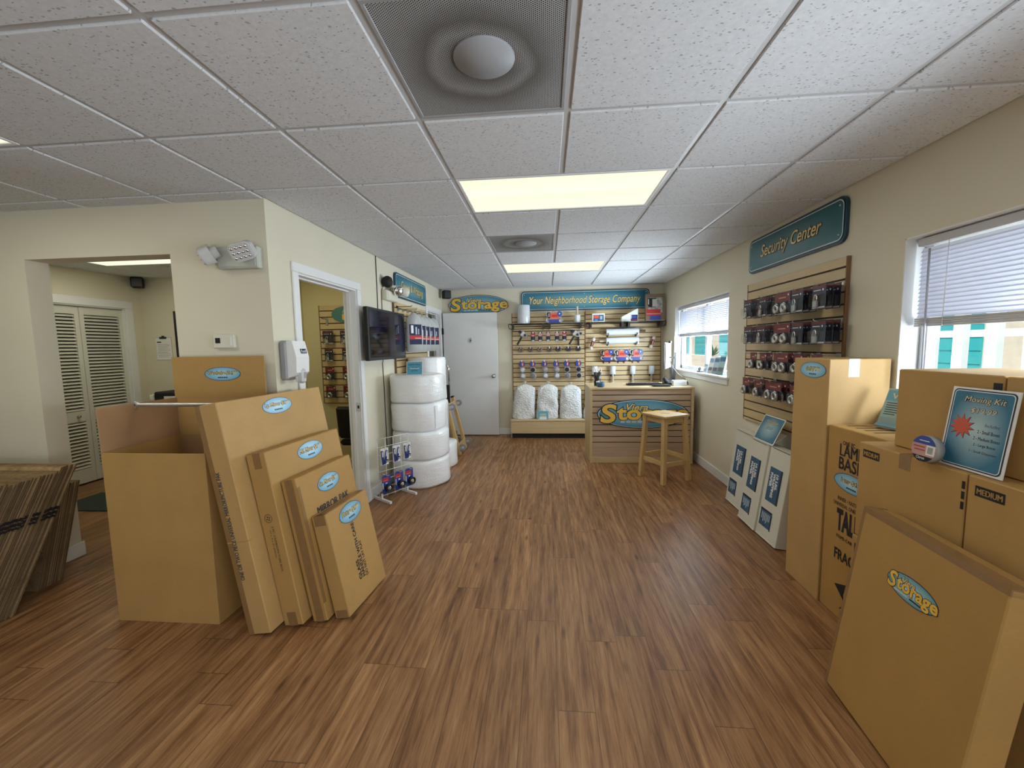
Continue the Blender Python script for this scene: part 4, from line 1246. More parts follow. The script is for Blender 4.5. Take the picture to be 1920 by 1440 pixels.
# flyers on the lamp box
t = thing('flyer_holder', 'pale teal flyers in a clear stand on top of the lamp box', 'flyers', frame((1.735, 2.215, 1.033), (0.25, -0.97, 0), (0.34, 0.09, 0.94)))
b = MB(); b.box((-0.055, 0.002, 0.0), (0.055, 0.215, 0.010), 'paper_teal', 0.001); b.build('flyers', t)
b = MB(); b.box((-0.050, 0.15, 0.010), (0.05, 0.205, 0.0108), 'sea'); b.text('VS', 0.0, 0.175, 0.05, 0.03, 'gold_pale', 0.0114, res=2)
for k in range(6):
    b.rect(-0.04, 0.135-0.012*k, 0.035-0.01*(k % 3), 0.139-0.012*k, 0.0108, 'ink_blue')
b.build('printing', t)
b = MB(); b.box((-0.062, 0.0, 0.013), (0.062, 0.06, 0.0155), 'blister'); b.box((-0.062, 0, -0.004), (0.062, 0.10, -0.0015), 'blister'); b.box((-0.062, 0, -0.004), (0.062, 0.003, 0.0155), 'blister'); b.build('clear_stand', t)
b = MB(); b.box((-0.058, -0.002, 0.02), (0.058, 0.050, 0.0215), 'paper', 0, RX(math.radians(-38))); b.box((-0.058, -0.001, 0.022), (0.058, 0.012, 0.0222), 'sea', 0, RX(math.radians(-38)))
for k in range(4):
    b.rect(-0.045+0.025*k, 0.02, -0.032+0.025*k, 0.036, 0.0219, 'ink_blue', RX(math.radians(-38)))
b.build('small_card', t)

# ------------------------------------------------------------------ white wrapping paper boxes
def wrap_box(label, at, t_, L, H):
    t = thing('wrapping_paper_box', label, 'box', at, 'white wrapping paper boxes')
    f = MB(); f.box((0, 0, 0.006), (t_, L, H-0.004), 'whitecard', 0.003); f.box((-0.001, -0.001, 0), (t_+0.004, L+0.001, 0.010), 'whitecard', 0.002); f.build('body', t)
    f = MB(); f.box((-0.002, -0.003, H-0.006), (t_+0.006, L+0.003, H), 'whitecard', 0.002); f.box((t_+0.0045, 0.04, H-0.0075), (t_+0.0065, L-0.02, H-0.0055), 'ink'); f.build('lid', t)
    X = FR(t_)
    a0, a1, z0, z1 = 0.045, 0.205, 0.285, 0.545
    f = MB()
    f.rect(a0*L/0.27, z0, a1*L/0.27, z1, 0.0008, 'blue_lbl', X); f.rect((a1-0.022)*L/0.27, z0, a1*L/0.27, z1, 0.0012, 'ink_blue', X)
    cx = (a0+a1-0.022)/2*L/0.27
    f.text('10 LBS.', cx+0.036, 0.445, 0.115, 0.026, 'white', 0.0016, X, rot=-PI/2, fat=0.05, res=2); f.text('WRAPPING', cx, 0.413, 0.180, 0.026, 'white', 0.0016, X, rot=-PI/2, fat=0.05, res=2); f.text('PAPER', cx-0.036, 0.450, 0.105, 0.026, 'white', 0.0016, X, rot=-PI/2, fat=0.05, res=2)
    f.build('label', t)
    f = MB(); f.rect(0.022, 0.085, 0.172, 0.215, 0.0008, 'blue_lbl', X); f.rect(0.022, 0.203, 0.172, 0.218, 0.0012, 'ink_blue', X); f.rect(0.162, 0.078, 0.176, 0.20, 0.001, 'ink_blue', X)
    for k in range(6):
        ln = (0.05, 0.07, 0.06, 0.075, 0.055, 0.05)[k]
        f.rect(0.045+0.019*k, 0.19-ln, 0.055+0.019*k, 0.19, 0.0014, 'pale_lbl', X)
    f.build('small_label', t)
    return t
M['pale_lbl'] = pm('pale_label_print', (0.45, 0.55, 0.62), 0.5, 0.05, 20)
wb = carton_matrix
wrap_box('nearest white wrapping paper box, next to the golf box', wb(1.700, 3.230, 3.15, .137), .0859, .2707, .6937)
wrap_box('middle white wrapping paper box leaning on the right wall', wb(1.715, 3.525, 3.11, .135), .100, .285, .690)
wrap_box('farthest white wrapping paper box, partly behind the middle one', wb(1.765, 3.945, 3.12, .120), .075, .33, .685)
b = MB(); b.box((1.80, 2.86, 0), (1.862, 3.19, 0.55), 'whitecard', 0.003); tag(b.build('spare_white_box'), 'white box end showing behind the nearest wrapping paper box', 'box')
at = frame((1.695, 3.475, 0.706), (0, -1, 0), (0.42, 0, 0.91))
t = thing('price_card', 'blue price card standing on the white wrapping paper boxes', 'sign', at)
b = MB(); b.box((0.0, 0, -0.003), (0.29, 0.215, 0), 'paper', 0.001); b.build('card', t)
b = MB(); b.prism(rrect(0.272, 0.198, 0.008), 0.0002, 0.0008, 'ink_blue', T(0.145, 0.1075, 0)); b.prism(rrect(0.266, 0.192, 0.008), 0.0008, 0.0012, 'kit', T(0.145, 0.1075, 0))
b.text('Packing Paper', 0.15, 0.165, 0.16, 0.024, 'gold_pale', 0.0016, shear=0.2, outline='ink_blue', ow=0.06, lift=0.0004, res=2); b.text('$19.99', 0.145, 0.115, 0.08, 0.026, 'paper_teal', 0.0016, shear=0.2, outline='ink_blue', ow=0.06, lift=0.0004, res=2); b.rect(0.11, 0.08, 0.19, 0.086, 0.0014, 'paper_teal')
b.build('printing', t)
b = MB(); b.box((0.02, 0.0, -0.006), (0.27, 0.13, -0.003), 'paper', 0, RX(math.radians(-28))); b.build('easel_back', t)

# ------------------------------------------------------------------ padlock packs on hooks
def hook(label, at, L=0.15, group=None):
    f = MB(); f.tube([(0, 0, 0.0), (0, -0.004, 0.012), (0, 0, L-0.02), (0, 0.006, L-0.005), (0, 0.016, L)], 0.0028, 'peg', 6); f.box((-0.02, -0.012, 0.0), (0.02, 0.012, 0.004), 'peg')
    return tag(f.build('display_hook', at=at), label, 'hook', group)

def pack_proto(kind, w, h, rich=True):
    """hanging blister pack; origin on the hook, hangs down, front towards +z"""
    t = thing('lock_pack', 'pack', 'lock pack')
    f = MB(); f.box((-w/2, -h+0.012, 0), (w/2, 0.012, 0.0015), 'cardnavy' if kind != 'disc' else 'cardnavy', 0.0)
    f.build('card', t)
    f = MB()
    if kind == 'pad':
        f.rect(-w/2+0.004, -0.014, w/2-0.004, 0.006, 0.0018, 'maroon'); f.rect(-w/2+0.012, -0.030, w*0.12, -0.024, 0.0018, 'lightgrey'); f.prism(oval(0.007, 0.007, 12), 0.0016, 0.002, 'paper', T(w*0.28, -0.026, 0)); f.rect(-w/2+0.006, -h+0.016, w/2-0.006, -h+0.026, 0.0018, 'lightgrey')
        f.rect(-w/2+0.004, -h+0.03, -w*0.12, -h*0.50, 0.0017, 'steelprint')
    else:
        f.rect(-w/2+0.003, -h*0.36, w/2-0.003, 0.009, 0.0018, 'redcard'); f.rect(-w*0.22, -h*0.20, w*0.22, -h*0.15, 0.0020, 'paper_teal' if not rich else 'labelpink'); f.prism(oval(0.007, 0.007, 12), 0.0018, 0.0022, 'paper', T(w*0.36, -0.012, 0)); f.rect(-w/2+0.006, -h+0.014, w/2-0.006, -h+0.020, 0.0018, 'lightgrey')
    f.build('print', t)
    if kind == 'pad':
        f = MB(); y = -h*0.70; x = -w*0.10
        f.box((x-w*0.14, y-0.026, 0.004), (x+w*0.14, y+0.018, 0.022), 'steel', 0.004)
        o = f.build('padlock', t)
        f = MB(); f.tube([(x-w*0.09, y+0.016, 0.013), (x-w*0.09, y+0.040, 0.013), (x-w*0.05, y+0.054, 0.013), (x+w*0.05, y+0.054, 0.013), (x+w*0.09, y+0.040, 0.013), (x+w*0.09, y+0.016, 0.013)], 0.0045, 'chrome', 6); f.build('shackle', o)
    else:
        cs = (0.0,) if kind == 'disc' else (-w*0.235, w*0.225)
        for cx in cs:
            f = MB(); y = -h*0.66; r = 0.036 if kind == 'disc2' else 0.034
            X = T(cx-(0.012 if kind == 'disc' else 0), y, 0.003)
            f.lathe([(r, 0), (r, 0.018), (r*0.86, 0.024), (r*0.55, 0.024), (r*0.50, 0.020), (0.001, 0.020)], 'steel', X, 24)
            o = f.build('disc_lock', t)
            f = MB(); f.box((-0.004, -0.010, 0.0195), (0.004, 0.010, 0.0215), 'black', 0, X @ RZ(0.5)); f.tube([X @ Vector((-r*0.5, r*0.82, 0.012)), X @ Vector((0, r*1.12, 0.012)), X @ Vector((r*0.5, r*0.82, 0.012))], 0.0045, 'chrome', 6); f.build('shackle', o)
    f = MB(); a = w/2-0.004
    f.box((-a, -h+0.028 if kind == 'pad' else -h+0.02, 0.0025), (a, -h*0.36, 0.030), 'blister', 0.006)
    f.box((-w/2-0.001, -h+0.010, 0.0012), (-w/2+0.003, 0.012, 0.006), 'blister'); f.box((w/2-0.003, -h+0.010, 0.0012), (w/2+0.001, 0.012, 0.006), 'blister')
    f.build('blister', t)
    return t
M['cardnavy'] = pm('navy_card', (0.012, 0.017, 0.038), 0.35, 0.15, 30)
M['redcard'] = pm('dark_red_card', (0.16, 0.018, 0.018), 0.35, 0.10, 30)
M['steelprint'] = pm('grey_print', (0.20, 0.21, 0.20), 0.4, 0.1, 30)

protos = {}
def place_pack(kind, w, h, at, label, group):
    key = (kind, round(w, 2), round(h, 2))
    if key not in protos:
        o = protos[key] = pack_proto(kind, w, h)
    else:
        o = copy_tree(protos[key])
    o.matrix_world = at
    o['label'] = label; o['group'] = group
    return o

ORD = ['first', 'second', 'third', 'fourth', 'fifth']
ROWN = ['top', 'second', 'third', 'bottom']
rows = [
    (1.838, [(3.695, 'pad', .13, .155, 3), (3.452, 'pad', .115, .155, 3), (3.178, 'disc2', .205, .16, 2), (3.000, 'pad', .135, .16, 3), (2.772, 'pad', .128, .155, 3)]),
    (1.612, [(3.675, 'pad', .13, .145, 2), (3.462, 'pad', .13, .14, 3), (3.170, 'disc2', .215, .15, 2), (2.984, 'pad', .13, .15, 3), (2.764, 'pad', .137, .15, 3)]),
    (1.396, [(3.564, 'disc', .10, .135, 1), (3.412, 'disc', .10, .14, 2), (3.164, 'disc2', .19, .145, 2), (2.955, 'disc', .10, .145, 2), (2.760, 'disc', .10, .145, 1)]),
    (1.176, [(3.672, 'disc', .12, .14, 2), (3.473, 'disc', .125, .138, 2), (3.250, 'disc2', .22, .14, 3), (2.975, 'disc', .12, .14, 1)]),
]
for ri, (z, hooks) in enumerate(rows):
    for hi, (y, kind, w, h, n) in enumerate(hooks):
        where = f'{ORD[hi]} hook from the far end, {ROWN[ri]} row of the lock display'
        hook(f'metal display hook, {where}', RIGHT(y, z, 1.847), 0.165 + (0.03 if (ri, hi) == (2, 0) else 0), 'hooks on the right slatwall')
        what = {'pad': 'dark padlock pack', 'disc': 'red-topped round lock pack', 'disc2': 'wide red-topped two-lock pack'}[kind]
        for k in range(n):
            d = 0.131 - k*0.043
            pos = 'single' if n == 1 else ('front' if k == 0 else ('rear' if k == n-1 else 'middle'))
            place_pack(kind, w, h, RIGHT(y, z-0.004, 1.847) @ T(0, 0, d), f'{pos} {what}, {where}'.replace(' of the lock display', ''), 'lock packs on the right slatwall')

# office slatwall locks
for ri, (z, kind, w, h) in enumerate(((1.705, 'pad', .135, .16), (1.490, 'pad', .105, .155), (1.265, 'disc', .115, .165), (1.030, 'disc', .125, .155))):
    for ci, x in enumerate((-2.658, -2.435)):
        side = ('left', 'right')[ci]
        hook(f'display hook on the office slatwall, {side} column, {ROWN[ri]} row', BACK(x, z, 4.876), 0.09, 'hooks in the office')
        place_pack(kind, w, h, BACK(x, z-0.004, 4.876) @ T(0, 0, 0.045), f'lock pack in the office seen through the doorway, {side} column, {ROWN[ri]} row', 'lock packs in the office')
t = thing('small_card_holder', 'small empty black hook bracket on the office slatwall above the lock packs', 'hook', BACK(-2.69, 1.83, 4.876))
b = MB(); b.tube([(0, 0.03, 0), (0, 0.03, 0.1), (0, 0.045, 0.11)], 0.004, 'black', 6); b.box((-0.006, -0.05, 0.0), (0.02, 0.04, 0.012), 'grey_plastic', 0.002); b.build('bracket', t)

# office chair
t = thing('office_chair', 'black office chair partly visible through the white doorway', 'chair', T(-2.10, 4.50, 0))
b = MB(); b.box((-0.20, -0.22, 0.42), (0.20, 0.22, 0.49), 'blackmatte', 0.03); b.build('seat', t)
b = MB(); b.box((-0.19, -0.03, 0.0), (0.19, 0.03, 0.36), 'blackmatte', 0.025, T(0, -0.22, 0.51) @ RX(0.12)); b.build('backrest', t)
b = MB(); b.cyl((0, 0, 0.06), (0, 0, 0.42), 0.025, 'black'); b.build('post', t)
for k in range(5):
    a = 2*PI*k/5
    b = MB(); b.bar((0, 0, 0.075), (0.21*math.cos(a), 0.21*math.sin(a), 0.06), 0.04, 0.03, 'black'); b.cyl((0.20*math.cos(a)-0.015, 0.20*math.sin(a), 0.03), (0.20*math.cos(a)+0.015, 0.20*math.sin(a), 0.03), 0.03, 'black', seg=12); b.build('foot', t)

# ------------------------------------------------------------------ side room
t = thing('clipboard', 'clipboard with a printed white sheet on the side room wall', 'clipboard', BACK(-4.95, 1.535, 4.95))
b = MB(); b.box((-0.112, -0.15, 0), (0.112, 0.15, 0.006), 'lightgrey', 0.002); b.build('board', t)
b = MB(); b.rect(-0.106, -0.142, 0.106, 0.135, 0.0066, 'paper')
b.rect(-0.09, 0.075, -0.03, 0.09, 0.0072, 'ink')
for k in range(9):
    b.rect(-0.085, 0.05-0.02*k, 0.085-0.03*(k % 3 == 2), 0.054-0.02*k, 0.0072, 'steelprint')
b.build('sheet', t)
b = MB(); b.box((-0.05, 0.125, 0.006), (0.05, 0.15, 0.014), 'black', 0.003); b.box((-0.02, 0.145, 0.006), (0.02, 0.165, 0.01), 'black', 0.002); b.build('clip', t)
t = thing('wall_picture', 'dark-framed picture on the side room wall, only its edge visible', 'picture', BACK(-4.35, 1.71, 4.95))
b = MB(); b.box((-0.42, -0.30, 0), (0.42, 0.30, 0.02), 'black', 0.003); b.build('frame', t)
b = MB(); b.box((-0.38, -0.26, 0.019), (0.38, 0.26, 0.021), 'paper_teal'); b.build('picture', t)
t = thing('printer', 'black floor printer in the side room, its top showing above the wardrobe box', 'printer', T(-4.38, 4.66, 0))
b = MB(); b.box((-0.27, -0.22, 0.0), (0.27, 0.22, 0.90), 'black', 0.015); b.build('body', t)
b = MB(); b.box((-0.26, -0.22, 0.90), (0.26, 0.20, 1.02), 'blackmatte', 0.015); b.build('scanner_lid', t)
b = MB(); b.box((-0.30, -0.23, 0.93), (-0.255, 0.05, 0.985), 'paper', 0.002); b.box((-0.12, -0.226, 0.925), (0.12, -0.218, 0.97), 'paper'); b.build('paper_tray', t)
b = MB(); b.box((-4.75, 3.40, 0), (-3.55, 3.86, 0.012), 'mat', 0.004); tag(b.build('floor_mat'), 'dark green floor mat in the side room', 'mat')

# ------------------------------------------------------------------ bubble wrap
def roll(label, x, y, z, r, h, seed, group='bubble wrap rolls'):
    random.seed(seed)
    k = [random.uniform(-1, 1) for _ in range(12)]
    f = MB(); seg = 64; prof = [(0.06, h-0.004), (r*0.90, h-0.002), (r*0.975, h-0.012), (r*1.0, h-0.04), (r*1.005, h*0.6), (r*0.995, h*0.35), (r, 0.03), (r*0.97, 0.006), (0.06, 0.002)]
    rws = []
    for rr, zz in prof:
        row = []
        for i in range(seg):
            a = 2*PI*i/seg
            d = 0.006*(k[0]*math.sin(3*a+k[1]*5)+k[2]*math.sin(5*a+zz*14+k[3]*4)+0.6*k[4]*math.sin(9*a+zz*30))*(1 if rr > 0.1 else 0)
            row.append(f.bm.verts.new(((rr+d)*math.cos(a), (rr+d)*math.sin(a), zz + (0.004*math.sin(4*a+k[5]*4) if rr > 0.1 else 0))))
        rws.append(row)
    kk = f.mi('bubble')
    for a_, c_ in zip(rws, rws[1:]):
        for i in range(seg):
            q = f.bm.faces.new((a_[i], a_[(i+1) % seg], c_[(i+1) % seg], c_[i])); q.material_index = kk; q.smooth = True
    t = thing('bubble_wrap_roll', label, 'bubble wrap', T(x, y, z) @ RZ(seed), group)
    f.build('roll', t)
    f = MB(); f.cyl((0, 0, 0.004), (0, 0, h-0.004), 0.058, 'core', seg=20); f.build('core', t)
    f = MB()
    a0 = 0.6

    pts = [((r+0.006)*math.cos(a0+i*0.03), (r+0.006)*math.sin(a0+i*0.03)) for i in range(5)]
    for (xa, ya), (xb, yb) in zip(pts, pts[1:]):
        f.poly([(xa, ya, 0.02), (xb, yb, 0.02), (xb, yb, h-0.03), (xa, ya, h-0.03)], 'bubble', True)
    f.build('loose_end', t)
    return t
cx, cy = -1.408, 4.40
lv = ['bottom', 'second', 'third', 'top']
for i in range(4):
    roll(f'{lv[i]} roll of the front stack of white bubble wrap', cx+(0.0, 0.006, -0.012, -0.010)[i], cy+(0, 0.0, 0.01, 0.0)[i], 0.302*i, (0.312, 0.306, 0.300, 0.292)[i], 0.300, 3+i)
roll('low bubble wrap roll on the floor behind the front stack', -1.435, 5.03, 0, 0.29, 0.305, 11)
roll('bubble wrap roll standing behind the front stack, hidden between two others', -1.475, 4.985, 0.307, 0.235, 0.53, 12)
roll('bubble wrap roll rising behind the front stack above its top', -1.48, 4.985, 0.839, 0.232, 0.535, 13)
t = thing('price_card', 'small blue price card standing on the bubble wrap stack', 'sign', frame((-1.393, 4.22, 1.203), (1, 0.10, 0), (-0.12, 0.2, 0.98)))
b = MB(); b.box((-0.085, 0, -0.003), (0.085, 0.145, 0), 'paper'); b.build('card', t)
b = MB(); b.rect(-0.079, 0.006, 0.079, 0.139, 0.0008, 'sea'); b.text('Bubble Wrap', 0, 0.110, 0.12, 0.018, 'ink_blue', 0.0012, res=2); b.text('12 x 50', 0, 0.080, 0.05, 0.014, 'ink_blue', 0.0012, res=2); b.text('$19.99', 0, 0.045, 0.06, 0.018, 'ink_blue', 0.0012, res=2); b.rect(-0.05, 0.067, 0.05, 0.073, 0.001, 'paper'); b.build('printing', t)

# ------------------------------------------------------------------ hanging plastic bags on the left slatwall
def poly_bag(i, y, x, z, yaw, label):
    t = thing('plastic_cover_bag', label, 'plastic bag', frame((x, y, z), (math.sin(yaw), math.cos(yaw), 0), (0, 0, 1)), 'packed plastic covers on the left slatwall')
    w, h, d = 0.20, 0.43, 0.05
    f = MB(); f.prism([(-w/2, -h), (w/2, -h), (w/2+0.006, -h*0.55), (w/2-0.004, -0.06), (w*0.28, -0.012), (0.02, 0.02), (-0.02, 0.02), (-w*0.28, -0.012), (-w/2+0.004, -0.06), (-w/2-0.006, -h*0.55)], -d/2, d/2, 'poly')
    bmesh.ops.bevel(f.bm, geom=[e for e in f.bm.edges], offset=0.012, segments=2, affect='EDGES', clamp_overlap=True)
    for q in f.bm.faces: q.smooth = True
    f.build('bag', t)
    f = MB(); z1 = d/2+0.0012
    f.rect(-w*0.42, -h*0.80, w*0.42, -h*0.26, z1, 'navy'); f.rect(-w*0.42, -h*0.665, w*0.42, -h*0.555, z1+0.0006, 'red'); f.rect(-w*0.05, -h*0.64, w*0.38, -h*0.625, z1+0.0012, 'white')
    f.rect(-w*0.30, -h*0.50, -w*0.14, -h*0.29, z1+0.0008, 'white'); f.rect(w*0.0, -h*0.53, w*0.10, -h*0.33, z1+0.0008, 'pale_lbl'); f.rect(w*0.18, -h*0.53, w*0.24, -h*0.38, z1+0.0008, 'pale_lbl')
    f.build('label', t)
    f = MB(); f.tube([(0, 0.02, 0), (0.0, 0.045, 0), (-0.012, 0.055, 0), (-0.02, 0.045, 0)], 0.003, 'poly', 6); f.build('hanger', t)
ys = [4.69, 4.86, 5.02, 5.20, 5.40, 5.60]
nm = ['first', 'second', 'third', 'fourth', 'fifth', 'last']
for i, y in enumerate(ys):
    x = (-1.53, -1.585, -1.58, -1.58, -1.575, -1.565)[i]
    poly_bag(i, y, x, 1.872, math.radians(38), f'{nm[i]} hanging plastic bag with navy and red label, counting from the television')
    f = MB(); f.tube([(0, 0, 0), (0, 0, XL*0 + (x+1.72)+0.03), (0, 0.015, (x+1.72)+0.04)], 0.004, 'peg', 6); f.box((-0.03, -0.012, 0), (0.03, 0.012, 0.004), 'peg'); tag(f.build('display_hook', at=LEFT(y, 1.936, -1.717)), f'metal hook carrying the {nm[i]} hanging plastic bag', 'hook', 'hooks on the left slatwall')
f = MB(); f.tube([(0, 0, 0), (0, 0, 0.17), (0, 0.015, 0.18)], 0.004, 'wire', 6); f.box((-0.03, -0.012, 0), (0.03, 0.012, 0.004), 'wire'); tag(f.build('display_hook', at=LEFT(4.67, 1.965, -1.717)), 'empty black hook high on the left slatwall above the television corner', 'hook')

# ------------------------------------------------------------------ white wire rack
ry = math.atan2(0.31, 0.20)
R0 = (-1.632, 3.745)
at = frame((R0[0], R0[1], 0), (0.2, 0.31, 0), (0, 0, 1))
t = thing('wire_rack', 'small white wire floor rack in front of the bubble wrap stack', 'rack', at)
RW, RH = 0.365, 0.615
b = MB()
for i in range(5):
    b.tube([(RW*i/4, 0.035, 0), (RW*i/4, RH, 0)], 0.003, 'whitewire', 6)
for j in range(8):
    y = 0.05+(RH-0.05)*j/7
    b.tube([(0, y, 0.003), (RW, y, 0.003)], 0.003, 'whitewire', 6)
b.build('grid', t)
for x in (0.03, RW-0.03):
    b = MB(); b.bar((x, 0.012, -0.14), (x, 0.012, 0.14), 0.022, 0.022, 'whitewire'); b.bar((x, 0.012, 0), (x, 0.07, 0), 0.014, 0.014, 'whitewire', (0, 0, 1)); b.build('foot', t)
def rack_hook(x, y, label):
    f = MB(); f.tube([(0, 0.008, 0.006), (0, 0, 0.012), (0, 0, 0.085), (0, 0.010, 0.095)], 0.0026, 'whitewire', 6); tag(f.build('display_hook', at=at @ T(x, y, 0)), label, 'hook', 'hooks on the wire rack')
wh = ['left', 'middle', 'right']
for k, x in enumerate((0.045, 0.185, 0.315)):
    y = 0.525
    rack_hook(x, y, f'white hook on the wire rack holding the {wh[k]} utility knife card')
    t = thing('utility_knife_pack', f'{wh[k]} white card of blue utility knives on the upper row of the wire rack', 'utility knife', at @ T(x, y-0.005, 0.045), 'utility knife cards')
    b = MB(); b.box((-0.045, -0.155, 0), (0.045, 0.01, 0.0015), 'paper'); b.build('card', t)
    b = MB(); b.rect(0.005, -0.135, 0.042, -0.105, 0.0022, 'ink'); b.rect(0.012, -0.13, 0.036, -0.118, 0.0026, 'lightgrey'); b.build('print', t)
    for px_, m, ang in ((-0.028, 'blue', 0.08), (0.008, 'blue', -0.2)):
        b = MB(); X = T(px_, -0.08, 0.008) @ RZ(ang); b.box((-0.009, -0.068, -0.006), (0.009, 0.07, 0.008), m, 0.004, X); o = b.build('knife', t)
        b = MB(); b.box((-0.005, 0.01, 0.008), (0.005, 0.06, 0.0095), 'paper', 0, X); b.box((0.005, -0.06, 0.004), (0.0105, 0.066, 0.010), 'black', 0.002, X); b.build('blade_slide', o)
for k, x in enumerate((0.05, 0.20, 0.325)):
    y = 0.262
    rack_hook(x, y, f'white hook on the wire rack holding the {wh[k]} blue lamp card')
    t = thing('lamp_pack', f'{wh[k]} blue card with round black-rimmed lamp on the lower row of the wire rack', 'flashlight', at @ T(x, y-0.004, 0.05), 'blue lamp cards')
    b = MB(); b.prism(rrect(0.095, 0.185, 0.02), 0, 0.002, 'cardblue', T(0, -0.085, 0)); b.build('card', t)
    b = MB(); b.rect(-0.042, -0.058, 0.025, -0.018, 0.0028, 'red'); b.rect(-0.038, -0.048, 0.015, -0.044, 0.0032, 'labelpink'); b.rect(-0.044, -0.125, -0.036, -0.065, 0.0028, 'paper'); b.rect(-0.01, -0.080, 0.01, -0.068, 0.0028, 'paper'); b.build('print', t)
    b = MB(); X = T(0.018, -0.125, 0.002); b.lathe([(0.040, 0), (0.040, 0.03), (0.034, 0.036), (0.030, 0.036), (0.026, 0.026)], 'black', X, 24); o = b.build('lamp_head', t)
    b = MB(); b.lathe([(0.027, 0.027), (0.012, 0.030), (0.001, 0.031)], 'chrome', X, 20); b.build('lens', o)


# ------------------------------------------------------------------ dollies, hand truck
def dolly(label, bx, y0, y1, topx, H):
    """wooden furniture dolly stood on end, leaning to the left; its plane runs along Y"""
    a = math.atan2(bx-topx, H)
    at = Matrix(((math.cos(a), 0, -math.sin(a), bx), (0, 1, 0, y0), (math.sin(a), 0, math.cos(a), 0.0), (0, 0, 0, 1)))
    t = thing('furniture_dolly', label, 'dolly', at, 'wooden furniture dollies')
    L = H/math.cos(a); W_ = y1-y0
    for y in (0, W_):
        f = MB(); f.box((-0.022, y-0.028, 0.004), (0.022, y+0.028, L), 'pine_v', 0.004); f.build('side_rail', t)
    for z in (0.10, L-0.10):
        f = MB(); f.box((0.004, 0.03, z-0.05), (0.024, W_-0.03, z+0.05), 'pine_h', 0.003); f.build('cross_board', t)
    for y in (0, W_):
        for z in (0.10, L-0.10):
            f = MB(); f.box((0.022, y-0.03, z-0.035), (0.03, y+0.03, z+0.035), 'steel'); f.box((0.03, y-0.016, z-0.02), (0.06, y-0.012, z+0.02), 'steel'); f.box((0.03, y+0.012, z-0.02), (0.06, y+0.016, z+0.02), 'steel')
            o = f.build('caster', t)
            f = MB(); f.cyl((0.068, y-0.011, z), (0.068, y+0.011, z), 0.046, 'grey_plastic', seg=20); f.cyl((0.068, y-0.0125, z), (0.068, y+0.0125, z), 0.016, 'lightgrey', seg=14); f.build('wheel', o)
    for y in (0, W_):
        f = MB(); f.box((-0.026, y-0.031, L-0.004), (0.026, y+0.031, L+0.02), 'black', 0.006); f.build('rubber_cap', t)
dolly('front wooden furniture dolly stood on end beside the white door, wheels toward the room', -1.20, 5.46, 5.86, -1.375, 0.76)
dolly('rear wooden furniture dolly stood on end, nearer the left wall', -1.375, 5.56, 5.93, -1.53, 0.70)
t = thing('hand_truck', 'hand truck with chrome loop handle behind the bubble wrap rolls', 'hand truck', T(-1.545, 6.12, 0))
b = MB()
for x in (-0.06, 0.06):
    b.bar((x, 0, 0.12), (x, 0, 0.98), 0.03, 0.03, 'grey_plastic')
for z in (0.25, 0.5, 0.75):
    b.bar((-0.06, 0, z), (0.06, 0, z), 0.02, 0.03, 'black')
b.box((-0.075, -0.03, 0.55), (0.075, -0.015, 0.92), 'black', 0.004); b.box((-0.07, -0.02, 0.05), (0.07, 0.0, 0.5), 'grey_plastic', 0.004); b.build('frame', t)
b = MB(); b.tube([(0.06, 0, 0.95)] + [(0.06*math.cos(q), 0, 1.16+0.07*math.sin(q)) for q in [PI*i/10 for i in range(11)]] + [(-0.06, 0, 0.95)], 0.013, 'chrome', 10); b.build('handle', t)
b = MB(); b.box((-0.11, -0.16, 0.0), (0.11, 0.02, 0.008), 'steel'); b.build('toe_plate', t)
for x in (-0.11, 0.11):
    b = MB(); b.cyl((x-0.02, 0.06, 0.10), (x+0.02, 0.06, 0.10), 0.10, 'black', seg=24); b.cyl((x-0.022, 0.06, 0.10), (x+0.022, 0.06, 0.10), 0.05, 'lightgrey', seg=16); b.build('wheel', t)

# ------------------------------------------------------------------ back wall display
YS = YB-0.0235                     # face of the back slats
def bw(x, z, out=0.0):
    return BACK(x, z, YS-out)
GH = 'hooks on the back slatwall'
def bhook(x, z, label, L=0.10):
    f = MB(); f.tube([(0, 0, 0), (0, 0, L-0.01), (0, 0.010, L)], 0.0028, 'peg', 6); f.box((-0.012, -0.01, 0), (0.012, 0.01, 0.004), 'peg')
    return tag(f.build('display_hook', at=bw(x, z)), label, 'hook', GH)

